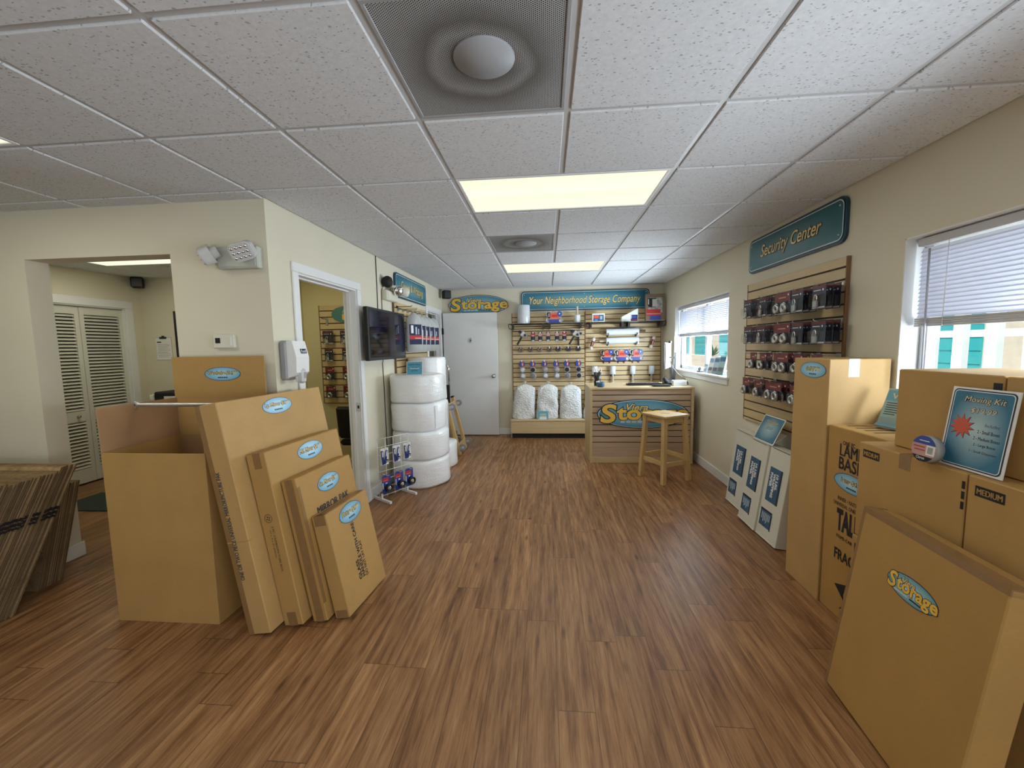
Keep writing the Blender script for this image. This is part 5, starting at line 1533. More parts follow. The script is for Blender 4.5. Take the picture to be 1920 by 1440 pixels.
# two black wire shelves
for label, x0, x1 in (('black wire shelf across the left half of the back slatwall', -0.60, 0.61), ('black wire shelf across the right half of the back slatwall', 0.625, 1.845)):
    t = thing('wire_shelf', label, 'shelf', bw(0, 1.835))
    f = MB()
    for d in (0.02, 0.09, 0.16, 0.23):
        f.tube([(x0+0.02, 0, d), (x1-0.02, 0, d)], 0.003, 'wire', 6)
    n = 26
    for i in range(n+1):
        x = x0+0.03+(x1-x0-0.06)*i/n
        f.tube([(x, 0.003, 0.01), (x, 0.003, 0.25)], 0.0018, 'wire', 4)
    f.build('deck', t)
    f = MB()
    f.tube([(x0+0.03, 0, 0.25), (x0+0.005, 0, 0.25), (x0, -0.012, 0.25), (x0+0.01, -0.07, 0.25), (x0+0.05, -0.078, 0.25), (x1-0.05, -0.078, 0.25), (x1-0.01, -0.07, 0.25), (x1, -0.012, 0.25), (x1-0.005, 0, 0.25)], 0.0055, 'wire', 6); f.tube([(x0, 0, 0.25), (x1, 0, 0.25)], 0.0065, 'wire', 6); f.build('front_rail', t)
    for x in (x0+0.07, (x0+x1)/2-0.05, (x0+x1)/2+0.05, x1-0.07):
        f = MB(); f.prism([(0, 0.01), (0.245, 0.0), (0.256, -0.075), (0.235, -0.075), (0.0, -0.09)], -0.012 if 0 else -0.002, 0.002, 'wire', Matrix(((0, 0, 1, x), (0, 1, 0, 0), (1, 0, 0, 0), (0, 0, 0, 1)))); f.box((x-0.016, -0.075, 0.248), (x+0.016, 0.006, 0.262), 'wire'); f.build('bracket', t)
zs = 1.8385+0.003
def shelf_at(x, d=0.14):
    return T(x, YS-d, zs)
t = thing('foam_roll', 'large silvery foam wrap roll standing at the left end of the shelf', 'wrap roll', shelf_at(-0.36))
b = MB(); b.lathe([(0.035, 0.296), (0.098, 0.298), (0.101, 0.292), (0.101, 0.006), (0.098, 0.0), (0.035, 0.002)], 'silver_roll', I4, 32); b.build('roll', t)
b = MB(); b.cyl((0, 0, 0.004), (0, 0, 0.300), 0.034, 'core', seg=16); b.build('core', t)
t = thing('handle_wrap_roll', 'stretch wrap roll with handle up, standing on the left shelf', 'wrap roll', shelf_at(0.495))
b = MB(); b.lathe([(0.02, 0.125), (0.048, 0.126), (0.050, 0.12), (0.050, 0.004), (0.048, 0), (0.02, 0.001)], 'silver_roll', I4, 24); b.build('roll', t)
b = MB(); b.cyl((0, 0, 0.0), (0, 0, 0.262), 0.017, 'core', seg=14); b.build('handle', t)
b = MB(); b.box((-0.008, -0.0515, 0.012), (0.018, -0.049, 0.115), 'paper'); b.build('label', t)

def tape_multi(name, label, at, w, h, group, cores='grey'):
    """pack of six rolls behind a blue and red label"""
    t = thing(name, label, 'packing tape', at, group)
    for i in range(3):
        for j in range(2):
            f = MB(); X = T(-w/2+w*(i+0.5)/3, h*(j+0.5)/2, 0.0); r = h*0.245
            f.lathe([(r*0.60, 0.0), (r, 0.0), (r, 0.048), (r*0.60, 0.048), (r*0.58, 0.02)], 'tapebrown' if cores == 'brown' else 'grey_tape', X, 20); o = f.build('tape_roll', t)
            f = MB(); f.lathe([(r*0.58, 0.001), (r*0.58, 0.047), (r*0.48, 0.047), (r*0.48, 0.001)], 'ink' if (i+j) % 2 else 'white', X, 16); f.build('core', o)
    f = MB(); z = 0.0495
    f.rect(-w*0.30, h*0.02, w*0.36, h*0.40, z, 'blue'); f.rect(-w*0.34, h*0.36, w*0.30, h*0.86, z+0.0006, 'orange_red'); f.rect(-w*0.36, h*0.40, -w*0.22, h*0.88, z+0.0012, 'ink'); f.rect(-w*0.31, h*0.52, -w*0.27, h*0.80, z+0.0018, 'white')
    f.prism(oval(h*0.22, h*0.22, 20), z, z+0.001, 'blue', T(w*0.33, h*0.74, 0)); f.prism(oval(h*0.05, h*0.05, 10), z+0.001, z+0.0018, 'white', T(w*0.33, h*0.76, 0)); f.rect(w*0.30, h*0.1, w*0.42, h*0.28, z+0.0012, 'lightgrey')
    f.rect(-w*0.34, h*0.33, w*0.36, h*0.37, z+0.0014, 'labelpink'); f.rect(-w*0.14, h*0.50, w*0.20, h*0.70, z+0.0012, 'red')
    f.build('label', t)
tape_multi('tape_multipack', 'blue and red tape multipack standing on the left shelf', bw(0.125, zs, 0.13), 0.27, 0.195, 'tape multipacks')
GT = 'tape multipacks'
for k, x in enumerate((0.975, 1.206, 1.437)):
    tape_multi('tape_multipack', f"{('left', 'middle', 'right')[k]} blue and red tape multipack hanging on the right back slatwall", bw(x, 1.222, 0.03), 0.196 if k != 1 else 0.235, 0.19, GT, 'brown' if k == 0 else 'grey')
    for dx in (-0.045, 0.05):
        f = MB(); f.tube([(0, 0, 0), (0, -0.0, 0.07), (0, 0.02, 0.085)], 0.005, 'maroon', 6); f.box((-0.012, -0.03, 0), (0.012, 0.004, 0.006), 'maroon'); tag(f.build('display_hook', at=bw(x+dx, 1.212)), f"maroon hook under the {('left', 'middle', 'right')[k]} tape multipack, {('left', 'right')[dx > 0]} side", 'hook', GH)

def box_thing(name, label, cat, at, w, h, d, m, prints):
    t = thing(name, label, cat, at)
    f = MB(); f.box((-w/2, 0, -d/2), (w/2, h, d/2), m, 0.002); f.build('body', t)
    f = MB()
    for k, (a, c, e, g, mm) in enumerate(prints):
        f.rect(a*w-w/2, c*h, e*w-w/2, g*h, d/2+0.0008+0.0005*k, mm)
    f.build('printing', t)
    return t
box_thing('boxed_kit', 'small white box with colour photo label on the right shelf', 'box', bw(0.827, zs, 0.14), 0.195, 0.138, 0.06, 'paper', [(0.08, .12, .55, .85, 'blue'), (.10, .45, .52, .80, 'orange_red'), (.55, .15, .92, .85, 'blue_lbl'), (.62, .3, .80, .7, 'paper_teal'), (.18, .16, .45, .34, 'sea')])
t = thing('corner_protector', 'white slanted cardboard piece with blue label on the right shelf', 'box', bw(1.31, zs, 0.14))
b = MB(); b.prism([(-0.125, 0), (0.125, 0), (0.125, 0.205), (-0.125, 0.075)], -0.04, 0.04, 'paper'); b.build('body', t)
b = MB(); b.rect(0.015, 0.008, 0.120, 0.105, 0.0408, 'navy'); b.rect(0.028, 0.05, 0.10, 0.09, 0.0414, 'blue'); b.rect(0.02, 0.022, 0.115, 0.034, 0.0414, 'red'); b.rect(0.02, 0.04, 0.026, 0.1, 0.0416, 'white'); b.build('label', t)
t = box_thing('mattress_cover_box', 'tall brown box with black, red and blue printing at the right end of the shelf', 'box', frame((1.69, YS-0.18, zs+0.004), (1, 0.0, 0), (0.11, 0.06, 0.99)), 0.285, 0.415, 0.07, 'core_brown', [(0.12, .30, .88, .86, 'paper_grey'), (.14, .50, .55, .84, 'ink'), (.35, .52, .6, .8, 'lightgrey'), (.10, .55, .20, .84, 'ink'), (.13, .60, .17, .80, 'white'), (.04, .18, .78, .42, 'red'), (.04, .235, .80, .265, 'labelpink'), (.22, .03, .80, .18, 'blue'), (.0, .0, 1.0, .02, 'lightgrey')])

GB = 'tape and cutters on the back slatwall'
nth = ['first', 'second', 'third', 'fourth', 'fifth', 'sixth', 'seventh']
for k, x in enumerate((-0.215, -0.098, 0.030, 0.175, 0.293)):
    bhook(x, 1.705, f'hook of the {nth[k]} box cutter card from the left')
    t = thing('box_cutter_card', f'{nth[k]} red, white and navy cutter card from the left, row under the shelf', 'box cutter', bw(x, 1.703, 0.06), 'box cutter cards')
    b = MB(); b.prism(rrect(0.066, 0.150, 0.012), 0, 0.002, 'navy', T(0, -0.070, 0)); b.build('card', t)
    b = MB(); b.rect(-0.030, -0.060, 0.030, -0.012, 0.0026, 'red' if k in (0, 4) else 'labelpink'); b.rect(-0.024, -0.062, 0.024, -0.040, 0.003, 'labelpink'); b.rect(-0.012, -0.012, 0.012, 0.006, 0.0026, 'white'); b.rect(-0.022, -0.142, 0.022, -0.116, 0.0026, 'lightgrey'); b.build('print', t)
    b = MB(); b.box((-0.018, -0.12, 0.002), (0.018, -0.065, 0.014), 'cardnavy', 0.004); b.build('cutter', t)
def tape_gun(label, at):
    t = thing('tape_gun', label, 'tape dispenser', at, 'tape guns')
    f = MB(); f.bar((0, -0.02, 0), (-0.075, -0.145, 0), 0.030, 0.026, 'black', (0, 0, 1), 0.005); f.build('handle', t)
    f = MB(); f.box((-0.012, -0.02, -0.025), (0.085, 0.035, 0.025), 'steel', 0.008, RZ(0.9)); f.box((-0.05, 0.045, -0.024), (-0.005, 0.085, 0.024), 'navy', 0.006); f.bar((-0.03, 0.06, 0), (0.03, 0.0, 0), 0.02, 0.03, 'grey_plastic', (0, 0, 1)); f.build('frame', t)
    f = MB(); f.cyl((0.055, 0.005, -0.024), (0.055, 0.005, 0.024), 0.037, 'grey_tape', seg=24); f.cyl((0.055, 0.005, -0.026), (0.055, 0.005, 0.026), 0.020, 'black', seg=16); f.build('reel', t)
for k, (x, z, s) in enumerate(((-0.40, 1.655, 'left end of the row under the shelf'), (0.445, 1.650, 'right end of the row under the shelf, front'), (0.512, 1.640, 'right end of the row under the shelf, behind'))):
    tape_gun(f'black and grey tape gun at the {s}', bw(x, z, 0.085 if k != 2 else 0.026) @ RZ(0.0 if k != 2 else 0.55))
    bhook(x-0.01, z+0.075, f'hook of the tape gun at the {s}', 0.09 if k != 2 else 0.04)
for k, x in enumerate((-0.42, -0.26, -0.109, 0.05, 0.19, 0.356, 0.516)):
    m = ('tapebrown', 'dark_core', 'core_brown', 'dark_core', 'black', 'black', 'black')[k]
    bhook(x, 1.452, f'hook of the {nth[k]} small tape roll from the left', 0.09)
    t = thing('small_tape_roll', f'{nth[k]} small dark tape roll from the left in the row of seven', 'tape', bw(x, 1.428, 0.02), 'small tape rolls')
    b = MB(); b.lathe([(0.018, 0), (0.042, 0), (0.042, 0.048), (0.018, 0.048), (0.017, 0.02)], m, I4, 28); b.build('roll', t)
    b = MB(); b.lathe([(0.040, 0.0482), (0.046, 0.046), (0.046, 0.003), (0.040, 0.001)], 'blister', I4, 28); b.build('wrapper', t)
    b = MB(); b.box((-0.010, 0.012, 0.049), (0.010, 0.05, 0.051), 'paper' if k > 2 else 'core'); b.build('tag', t)
for k, x in enumerate((-0.405, -0.230, -0.034, 0.155, 0.329, 0.515)):
    bhook(x, 1.250, f'hook of the {nth[k]} three-roll tape pack from the left', 0.10)
    t = thing('three_roll_pack', f'{nth[k]} hanging three-roll tape pack from the left, above the white bags', 'packing tape', bw(x, 1.252, 0.035), 'three-roll tape packs')
    for j, (dy, m) in enumerate(((-0.062, 'blue'), (-0.158, ('silver_roll', 'ink', 'grey_tape', 'grey_tape', 'ink', 'ink')[k]), (-0.258, ('silver_roll', 'steelprint', 'silver_roll', 'silver_roll', 'steelprint', 'ink')[k]))):
        b = MB(); X = T(0.006*j, dy, 0); b.lathe([(0.022, 0), (0.047, 0), (0.049, 0.003), (0.049, 0.045), (0.047, 0.048), (0.022, 0.048), (0.020, 0.03)], 'grey_tape' if j else 'navy', X, 26); o = b.build('tape_roll', t)
        b = MB(); b.lathe([(0.036, 0.0485), (0.020, 0.0487), (0.001, 0.0488)], m, X, 20); b.build('core_disc', o)
    b = MB(); b.prism(oval(0.044, 0.054, 24), 0.049, 0.050, 'blue', T(0, -0.058, 0)); b.rect(0.000, -0.10, 0.026, -0.022, 0.0508, 'orange_red'); b.rect(-0.012, -0.022, 0.012, 0.004, 0.051, 'white'); b.rect(0.006, -0.08, 0.016, -0.05, 0.0514, 'white'); b.build('label', t)

# right half
for k, z in enumerate((1.693, 1.553)):
    for sx, x in (('left', 0.99), ('right', 1.44)):
        f = MB(); f.tube([(0, 0, 0), (0, -0.01, 0.05), (0, -0.005, 0.12), (0, 0.03, 0.135)], 0.006, 'black', 6); f.box((-0.012, -0.03, 0), (0.012, 0.02, 0.006), 'black'); tag(f.build('display_hook', at=bw(x, z-0.055)), f"black hook under the {('upper', 'lower')[k]} long wrap roll, {sx} end", 'hook', GH)
    t = thing('long_wrap_roll', f"{('upper', 'lower')[k]} long stretch wrap roll lying across the right back slatwall", 'wrap roll', bw(1.215, z, 0.075), 'long wrap rolls')
    b = MB(); b.cyl((-0.255, -0.008, 0), (0.255, 0.002, 0), 0.052, 'silver_roll', seg=28); b.build('roll', t)
    b = MB(); b.cyl((-0.36, -0.010, 0), (0.36, 0.004, 0), 0.017, ('dark_core', 'core')[k], seg=14); b.build('core', t)
    b = MB(); b.prism([(0.215, -0.06), (0.25, -0.06), (0.25, -0.03)], 0.048, 0.050, 'white'); b.build('tag', t)
for sx, x, z in (('left', 0.742, 1.505), ('right', 1.692, 1.512)):
    bhook(x+0.02, z+0.105, f'hook of the {sx} cream rope bundle', 0.08)
    t = thing('rope_bundle', f"cream rope bundle with maroon sleeve at the {sx} of the long wrap rolls", 'rope', bw(x, z, 0.055) @ RZ(-0.30), 'rope bundles')
    b = MB(); b.lathe([(0.001, 0.102), (0.020, 0.098), (0.030, 0.080), (0.022, 0.048), (0.018, 0.0), (0.022, -0.05), (0.032, -0.085), (0.024, -0.10), (0.001, -0.102)], 'rope', RX(-PI/2), 14); b.build('rope', t)
    b = MB(); b.lathe([(0.0235, -0.045), (0.024, 0.045), (0.019, 0.046)], 'maroon', RX(-PI/2), 14); b.box((-0.006, -0.04, 0.0235), (0.006, 0.03, 0.0246), 'labelpink'); b.build('sleeve', t)
    b = MB(); b.tube([(0.0, 0.09, 0), (0.018, 0.13, 0.0), (0.0, 0.09, 0.006)], 0.003, 'rope', 5); b.build('loop', t)
for k, x in enumerate((0.782, 1.073, 1.391, 1.688)):
    bhook(x, 1.012, f"hook of the {nth[k]} hand wrap roll from the left", 0.09)
    t = thing('hand_wrap_roll', f"{nth[k]} small white wrap roll with handle from the left, above the counter", 'wrap roll', bw(x, 1.005, 0.045), 'hand wrap rolls')
    b = MB(); b.lathe([(0.018, 0.0), (0.044, 0.0), (0.046, 0.004), (0.046, 0.13), (0.044, 0.134), (0.018, 0.134)], 'bluewhite', RX(-PI/2) @ T(0, 0, 0.0) if 0 else Matrix(((1, 0, 0, 0), (0, 0, 1, 0), (0, -1, 0, 0), (0, 0, 0, 1))), 24); b.build('roll', t)
    b = MB(); b.cyl((0, 0.001, 0), (0, -0.135, 0), 0.018, 'core' if k else 'core', seg=14); b.cyl((0, -0.13, 0), (0, -0.137, 0), 0.026, 'white_plastic', seg=14); b.build('handle', t)
    b = MB(); b.box((-0.032, -0.035, -0.045), (0.032, -0.003, -0.022), 'black', 0.003); b.build('holder', t)

# platform with bags of packing peanuts
t = thing('display_platform', 'low maple platform under the bags of packing peanuts', 'platform', T(-0.585, 6.48, 0))
PWd = 2.40
b = MB(); b.box((0, 0, 0.285), (PWd, YS-6.48-0.002, 0.307), 'maple_top', 0.002); b.build('top', t)
b = MB(); b.box((0.004, 0.008, 0.085), (PWd, 0.026, 0.286), 'maple', 0.001); b.build('front_board', t)
b = MB(); b.box((0.02, 0.05, 0.0), (PWd, 0.07, 0.086), 'dark_floor'); b.box((0.0, 0.07, 0.0), (0.02, YS-6.48-0.02, 0.286), 'maple'); b.build('toe_kick', t)

def peanut_bag(label, x, w, h, seed, at_y=6.635, lean=0.0):
    random.seed(seed)
    ks = [random.uniform(-1, 1) for _ in range(30)]
    seg, rowsN = 56, 34
    f = MB(); k = f.mi('peanut'); rws = []
    d = 0.21
    for j in range(rowsN+1):
        v = j/rowsN
        z = h*v
        # outline of a filled, tied bag
        s = 1.0
        if v < 0.06: s = 0.90 + 0.10*(v/0.06)**0.5
        s *= 1.08 - 0.19*v
        if v > 0.84: s *= max(0.10, max(0, math.cos((v-0.84)/0.16*PI/2))**0.5) if v < 0.985 else 0.10
        dd = (1.0 - 0.35*v)*(1 if v < 0.84 else max(0.12, max(0, math.cos((v-0.84)/0.16*PI/2))**0.5))
        row = []
        for i in range(seg):
            a = 2*PI*i/seg
            ca, sa = math.cos(a), math.sin(a)
            e = 0.62
            px_ = math.copysign(abs(ca)**e, ca)*w/2*s; py_ = math.copysign(abs(sa)**e, sa)*d/2*dd
            n = 0.006*(ks[0]*math.sin(4*a+ks[1]*9+v*7)+ks[2]*math.sin(7*a+ks[3]*9-v*11)+ks[4]*math.sin(3*a+v*17+ks[5]*5))
            m = 0.0035*(math.sin(23*a+31*v+ks[6]*7)+math.sin(31*a-27*v+ks[7]*7)+math.sin(17*a+53*v))
            q = (1 if v < 0.9 else 0.4)
            px_ += (n+m)*ca*q; py_ += (n+m)*sa*q
            zz = z + (0.012*math.sin(3*a+ks[8]*6) if 0.3 < v < 0.9 else 0)
            if v < 0.02: zz = 0.0
            row.append(f.bm.verts.new((px_ - lean*v, py_, zz)))
        rws.append(row)
    for a_, c_ in zip(rws, rws[1:]):
        for i in range(seg):
            q = f.bm.faces.new((a_[i], a_[(i+1) % seg], c_[(i+1) % seg], c_[i])); q.material_index = k; q.smooth = True
    q = f.bm.faces.new(rws[0][::-1]); q.material_index = k
    q = f.bm.faces.new(rws[-1]); q.material_index = k
    t = thing('packing_peanut_bag', label, 'bag', T(x, at_y, 0.308), 'bags of packing peanuts')
    f.build('bag', t)
    f = MB(); f.lathe([(0.012, 0), (0.010, 0.015), (0.030, 0.045), (0.034, 0.052)], 'poly', T(-lean, 0, h-0.01) @ RY(0.25*ks[9]), 12); f.build('tied_top', t)
peanut_bag('leftmost clear bag of white packing peanuts on the platform', -0.382, 0.350, 0.56, 1, lean=-0.035)
peanut_bag('second clear bag of white packing peanuts, behind the little price card', 0.002, 0.335, 0.56, 2, lean=-0.02)
peanut_bag('third clear bag of white packing peanuts from the left', 0.385, 0.335, 0.545, 3, lean=0.0)
peanut_bag('fourth clear bag of white packing peanuts, half hidden by the counter', 0.763, 0.33, 0.52, 4, lean=-0.03)
t = thing('price_card', 'little pale blue price card in front of the peanut bags', 'sign', frame((-0.062, 6.484, 0.308), (1, 0, 0), (0, 0.2, 0.98)))
b = MB(); b.box((-0.085, 0, -0.003), (0.085, 0.14, 0), 'paper_teal'); b.build('card', t)
b = MB(); b.rect(-0.080, 0.10, 0.080, 0.135, 0.0006, 'sea'); b.rect(-0.080, 0.02, -0.055, 0.10, 0.0006, 'sea'); b.rect(0.055, 0.02, 0.080, 0.10, 0.0006, 'sea'); b.rect(-0.04, 0.085, 0.04, 0.095, 0.001, 'gold_pale'); b.rect(-0.055, 0.004, 0.055, 0.05, 0.0006, 'paper'); b.build('printing', t)

# ------------------------------------------------------------------ counter
CX0, CX1, CY0, CY1, CZ = 0.535, 1.79, 5.12, 5.80, 0.957
t = thing('sales_counter', 'maple sales counter with slatted front and Viera Storage oval', 'counter', T(CX0, CY0, 0))
W = CX1-CX0; D = CY1-CY0
b = MB(); b.box((-0.004, -0.004, CZ-0.024), (W+0.004, D, CZ), 'maple_top', 0.002); b.build('top', t)
for x in (0, W-0.030):
    b = MB(); b.box((x, 0, 0), (x+0.030, D-0.005, CZ-0.0245), 'maple', 0.001); b.build('side_panel', t)
b = MB(); b.box((0.030, 0.028, 0.005), (W-0.030, 0.036, CZ-0.0245), 'groove')
y = CZ-0.0245-0.002; k = 0
while y > 0.30:
    b.box((0.031, 0.018, y-0.0640), (W-0.031, 0.030, y), 'maple_front', 0.001); y -= 0.0745; k += 1
b.box((0.031, 0.018, 0.205), (W-0.031, 0.030, y), 'maple_front', 0.001); b.box((0.031, 0.018, 0.085), (W-0.031, 0.030, 0.2035), 'maple_front', 0.001); b.box((0.031, 0.014, 0.002), (W-0.031, 0.032, 0.083), 'maple', 0.001)
b.build('slatted_front', t)
oval_sign('oval_sign', 'oval Viera Storage Company sign on the front of the counter, behind the stool', BACK(1.178, 0.627, CY0+0.0178), 1.112, 0.365)

t = thing('pen_cup', 'black mesh pen cup on the left end of the counter', 'pen cup', T(0.655, 5.36, CZ))
b = MB(); b.lathe([(0.042, 0.003), (0.046, 0.175), (0.043, 0.175), (0.040, 0.006)], 'black', I4, 20); b.build('cup', t)
for k, (dx, dy, h) in enumerate(((0.02, 0.01, 0.205), (0.03, -0.005, 0.195), (0.012, 0.02, 0.2))):
    b = MB(); b.cyl((dx*0.5, dy*0.5, 0.012), (dx, dy, h), 0.004, 'ink', seg=8); tag(b.build('pen', at=T(0.655, 5.36, CZ)), f"{('first', 'second', 'third')[k]} dark pen standing in the black cup", 'pen', 'pens in the cup')
for k, (x, a) in enumerate(((-0.026, 0.12), (0.020, -0.12))):
    t = thing('scissors', f"{('left', 'right')[k]} pair of white-handled scissors in the pen cup", 'scissors', T(0.655+x, 5.345+0.02*k, CZ+0.185) @ RY(a))
    b = MB()
    for s in (-1, 1):
        b.tube([(0.020*s+0.017*math.cos(2*PI*i/14), 0, 0.02+0.026*math.sin(2*PI*i/14)) for i in range(14)], 0.005, 'paper', 6, True)
    b.build('handles', t)
    b = MB(); b.bar((0, 0, -0.01), (-0.002, 0, -0.12), 0.010, 0.004, 'steel', (0, 1, 0)); b.build('blades', t)
t = thing('business_card_cup', 'small dark blue cup holding a white card on the counter', 'cup', T(0.675, 5.20, CZ))
b = MB(); b.lathe([(0.032, 0.0), (0.046, 0.012), (0.050, 0.045), (0.047, 0.065), (0.043, 0.063), (0.045, 0.04), (0.04, 0.012)], 'blue_lbl', I4, 22); b.build('cup', t)
b = MB(); b.box((-0.03, -0.002, 0.01), (0.015, 0.002, 0.085), 'paper', 0, RX(-0.25) @ RY(-0.3)); b.build('card', t)
t = thing('keyboard', 'long black keyboard tray lying on the counter', 'keyboard', T(1.265, 5.42, CZ) @ RZ(0.06))
b = MB(); b.prism(rrect(0.46, 0.16, 0.05), 0.0, 0.022, 'black'); b.build('base', t)
b = MB()
for i in range(16):
    for j in range(4):
        b.box((-0.20+0.025*i, -0.06+0.03*j, 0.022), (-0.179+0.025*i, -0.035+0.03*j, 0.028), 'blackmatte', 0.002)
b.build('keys', t)
b = MB(); b.box((1.315, 5.155, CZ), (1.525, 5.275, CZ+0.026), 'black', 0.010, I4, 2); tag(b.build('signature_pad'), 'black rounded pad in front of the keyboard on the counter', 'pad')
t = thing('desk_phone', 'black desk phone beside the white card box on the counter', 'phone', T(1.550, 5.40, CZ))
b = MB(); b.prism([(-0.07, 0), (0.07, 0), (0.07, 0.075), (-0.07, 0.03)], -0.048, 0.048, 'black', Matrix(((0, 0, 1, 0), (1, 0, 0, 0), (0, 1, 0, 0), (0, 0, 0, 1)))); b.build('base', t)
b = MB(); b.box((-0.045, -0.06, 0.05), (-0.005, 0.08, 0.08), 'blackmatte', 0.012, RX(0.30) @ T(0, 0, 0.0)); b.build('handset', t)
t = thing('card_box', 'small white box printed with pale blue lines at the right end of the counter', 'box', T(1.662, 5.30, CZ))
b = MB(); b.box((-0.08, -0.05, 0), (0.08, 0.05, 0.068), 'paper', 0.002); b.build('body', t)
b = MB()
for k in range(4):
    b.rect(-0.07, 0.010+0.013*k, 0.06-0.02*(k % 2), 0.016+0.013*k, 0.0508, 'pale_lbl', BACKM := Matrix(((1, 0, 0, 0), (0, 0, -1, 0), (0, 1, 0, 0), (0, 0, 0, 1))))
b.build('printing', t)
t = thing('monitor', 'thin computer monitor seen edge-on at the right end of the counter', 'monitor', T(1.668, 5.52, CZ))
b = MB(); b.prism(rrect(0.12, 0.16, 0.03), 0, 0.012, 'black'); b.build('foot', t)
b = MB(); b.bar((0, 0, 0.01), (0.008, 0, 0.42), 0.022, 0.03, 'black'); b.bar((0.005, 0, 0.35), (-0.085, 0, 0.35), 0.022, 0.022, 'black'); b.bar((-0.02, 0.01, 0.01), (-0.045, 0.01, 0.22), 0.028, 0.02, 'black'); b.build('stand', t)
X = T(-0.098, -0.02, 0.375) @ RZ(math.radians(-22.5))
b = MB(); b.box((-0.012, -0.26, -0.17), (0.0, 0.26, 0.17), 'black', 0.004, X); b.build('screen', t)
b = MB(); b.box((0.0005, -0.25, -0.162), (0.020, 0.25, 0.162), 'white_plastic', 0.008, X); b.box((0.0, 0.12, 0.16), (0.03, 0.2, 0.19), 'black', 0.004, X); b.build('back_cover', t)
def cable(label, pts, r=0.006):
    f = MB(); f.tube(pts, r, 'black', 6); return tag(f.build('cable'), label, 'cable')
cable('black cable looping from the monitor down to the right end of the counter', [(1.605, 5.50, 1.27), (1.63, 5.47, 1.18), (1.70, 5.46, 1.09), (1.775, 5.44, 1.03), (1.808, 5.42, 0.985), (1.815, 5.40, 0.90), (1.818, 5.39, 0.80), (1.814, 5.36, 0.74)])
b = MB(); b.box((1.798, 5.26, 0.655), (1.83, 5.38, 0.735), 'black', 0.008); tag(b.build('power_adapter'), 'black power adapter hanging beside the right side of the counter', 'adapter')
cable('thin black cable from the power adapter to the wall outlet', [(1.812, 5.32, 0.655), (1.82, 5.31, 0.58), (1.835, 5.31, 0.46), (1.862, 5.31, 0.38)], 0.004)
t = thing('wall_outlet', 'white wall outlet low on the right wall behind the stool', 'outlet', RIGHT(5.31, 0.345))
b = MB(); b.box((-0.037, -0.06, 0), (0.037, 0.06, 0.006), 'white_plastic', 0.003); b.build('plate', t)
b = MB()
for s in (-1, 1):
    b.prism(oval(0.016, 0.019, 16), 0.006, 0.008, 'lightgrey', T(0, 0.022*s, 0))
b.build('sockets', t)

# stool
t = thing('bar_stool', 'square pine bar stool in front of the counter', 'stool', T(1.29, 4.565, 0) @ RZ(math.radians(-62)))
SH = 0.728
b = MB(); b.box((-0.178, -0.178, SH-0.024), (0.178, 0.178, SH), 'pine_h', 0.004); b.box((-0.045, -0.010, SH-0.001), (0.045, 0.010, SH+0.0004), 'dark_core', 0, RZ(0.9)); b.build('seat', t)
for sx in (-1, 1):
    for sy in (-1, 1):
        b = MB(); b.bar((sx*0.176, sy*0.176, 0.0), (sx*0.138, sy*0.138, SH-0.024), 0.046, 0.046, 'pine_v', (0, 1, 0), 0.003); b.build('leg', t)
for sx in (-1, 1):
    b = MB(); b.box((sx*0.135-0.011, -0.12, SH-0.085), (sx*0.135+0.011, 0.12, SH-0.024), 'pine_h'); b.build('apron', t)
    b = MB(); b.box((-0.12, sx*0.135-0.011, SH-0.085), (0.12, sx*0.135+0.011, SH-0.024), 'pine_h'); b.build('apron', t)
for sx in (-1, 1):
    b = MB(); b.bar((sx*0.162, -0.15, 0.205 if sx > 0 else 0.25), (sx*0.162, 0.15, 0.205 if sx > 0 else 0.25), 0.022, 0.045, 'pine_h'); b.build('stretcher', t)
    b = MB(); b.bar((-0.155, sx*0.158, 0.25 if sx > 0 else 0.215), (0.155, sx*0.158, 0.25 if sx > 0 else 0.215), 0.022, 0.045, 'pine_h'); b.build('stretcher', t)

# window sill things
zsill = 1.1305
for k, (y, w, h, m) in enumerate(((4.62, .11, .22, 'paper_teal'), (4.76, .10, .20, 'pale_lbl'), (4.90, .10, .19, 'paper'), (5.03, .08, .11, 'pale_lbl'))):
    t = thing('brochure_holder', f"{('nearest', 'second', 'third', 'farthest')[k]} brochure holder on the sill of the far window", 'brochure holder', frame((1.885, y, zsill), (0.25, -0.97, 0), (0.22, 0.06, 0.97)), 'brochure holders')
    b = MB(); b.box((-w/2+0.005, 0.003, 0.0), (w/2-0.005, h, 0.014), m, 0.001); b.build('brochures', t)
    b = MB(); b.rect(-w/2+0.012, h*0.70, w/2-0.012, h*0.92, 0.0148, 'blue_lbl'); b.rect(-w/2+0.012, h*0.2, w/2-0.02, h*0.4, 0.0148, 'steelprint'); b.build('printing', t)
    b = MB(); b.box((-w/2, 0, -0.004), (w/2, h*0.55, -0.001), 'blister'); b.box((-w/2, 0, 0.016), (w/2, h*0.4, 0.019), 'blister'); b.box((-w/2, 0, -0.004), (w/2, 0.003, 0.019), 'blister'); b.build('clear_stand', t)
t = thing('card_clip', 'small black clip stand on the sill of the far window', 'clip', T(1.885, 5.22, zsill))
b = MB(); b.box((-0.025, -0.05, 0), (0.025, 0.05, 0.02), 'black', 0.004); b.build('base', t)
b = MB(); b.bar((0, 0, 0.02), (0, -0.005, 0.07), 0.012, 0.02, 'black'); b.bar((0, 0.03, 0.02), (0, 0.035, 0.05), 0.01, 0.02, 'black'); b.build('jaws', t)

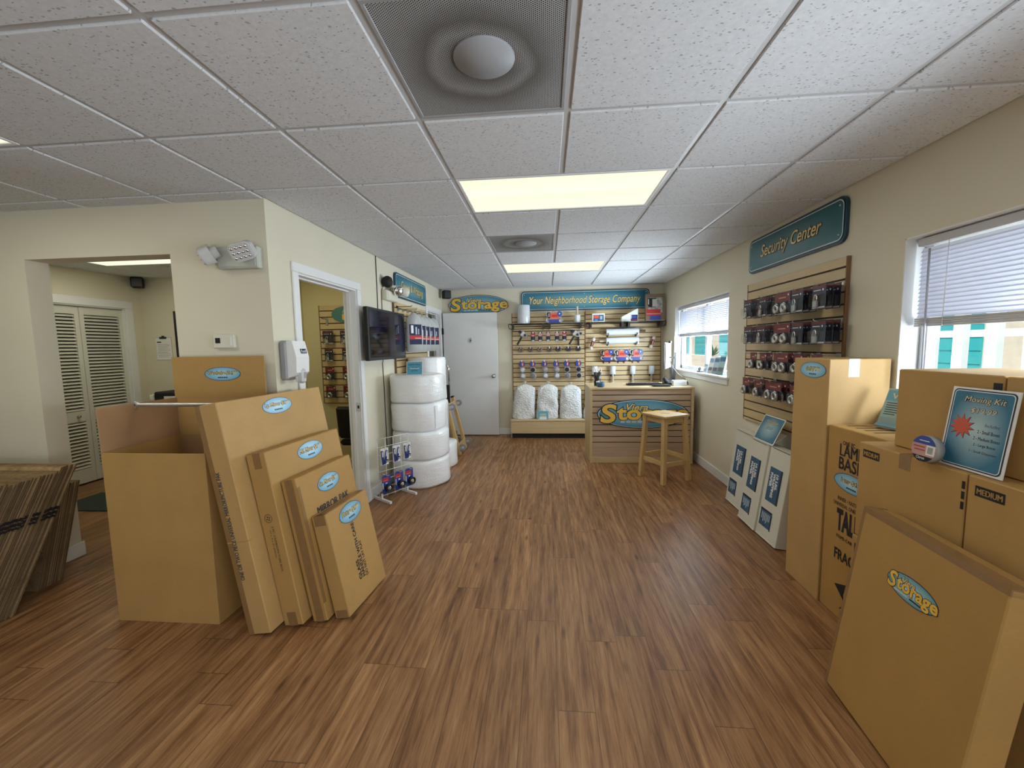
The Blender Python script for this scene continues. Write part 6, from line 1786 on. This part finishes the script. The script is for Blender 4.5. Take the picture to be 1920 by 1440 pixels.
# ------------------------------------------------------------------ outside the right windows
b = MB(); b.box((2.06, -12, -0.15), (30, 70, -0.05), 'concrete'); struct(b.build('ground'))
t = thing('storage_building', 'cream storage building with turquoise doors outside the windows', 'building', T(9.5, 0, 0))
b = MB(); b.box((0, -6, -0.05), (3, 66, 4.2), 'stucco'); b.build('wall', t)
y = -5.0
while y < 60:
    b = MB(); b.box((-0.03, y, 0.3), (0.0, y+2.6, 3.0), 'teal_door')
    for k in range(9):
        b.box((-0.045, y, 0.32+0.3*k), (-0.03, y+2.6, 0.34+0.3*k), 'teal_door')
    b.build('roller_door', t)
    y += 3.7
t = thing('white_fence', 'white picket fence outside the near window', 'fence', T(3.6, 0, 0))
y = 1.2
while y < 5.4:
    b = MB(); b.box((-0.03, y-0.045, -0.05), (0.03, y+0.045, 1.95), 'pvc', 0.004); b.build('picket', t)
    y += 0.27
for z in (0.4, 1.5):
    b = MB(); b.box((0.03, 1.1, z), (0.06, 5.5, z+0.06), 'pvc'); b.build('rail', t)
t = thing('garden_planter', 'low white planter outside the far window', 'planter', T(6.5, 8, 0))
b = MB(); b.box((0, 0, -0.05), (0.5, 40, 0.95), 'stucco'); b.build('trough', t)
def plant(label, x, y, z, s, m, n, seed):
    random.seed(seed)
    f = MB()
    for i in range(n):
        a = random.uniform(0, 2*PI); el = random.uniform(0.35, 1.3); L = s*random.uniform(0.7, 1.1); w = s*0.07
        d = Vector((math.cos(a)*math.cos(el), math.sin(a)*math.cos(el), math.sin(el))); sd = Vector((-math.sin(a), math.cos(a), 0))
        p1 = d*L*0.5 + Vector((0, 0, 0.0)); p2 = d*L - Vector((0, 0, L*0.15))
        f.poly([sd*w*0.4, p1+sd*w, p1-sd*w, -sd*w*0.4], m); f.poly([p1+sd*w, p2+sd*w*0.1, p2-sd*w*0.1, p1-sd*w], m)
    t = thing('garden_plant', label, 'plant', T(x, y, z), 'plants outside')
    f.build('leaves', t)
    f = MB(); f.cyl((0, 0, -1.0 if x < 5 else -0.004), (0, 0, 0.06), 0.02, 'dark_core', seg=8); f.build('stem', t)
plant('pink-leaved plant outside the near window at the right', 3.25, 2.45, 0.95, 0.45, 'pinkleaf', 34, 1)
plant('small green plant outside the near window, left of the pink plant', 3.3, 3.05, 0.95, 0.22, 'leaf', 22, 2)
plant('small green plant outside the near window at the left', 3.3, 3.55, 0.95, 0.2, 'leaf', 22, 3)
for k, (y, c) in enumerate(((13.5, 'leaf'), (15.2, 'leaf'), (17.2, 'leaf'), (12.2, 'pinkleaf'))):
    plant(f"{('first', 'second', 'third', 'pink-leaved')[k]} plant in the white planter outside the far window", 6.7, y, 0.957, 0.6, c, 26, 5+k)
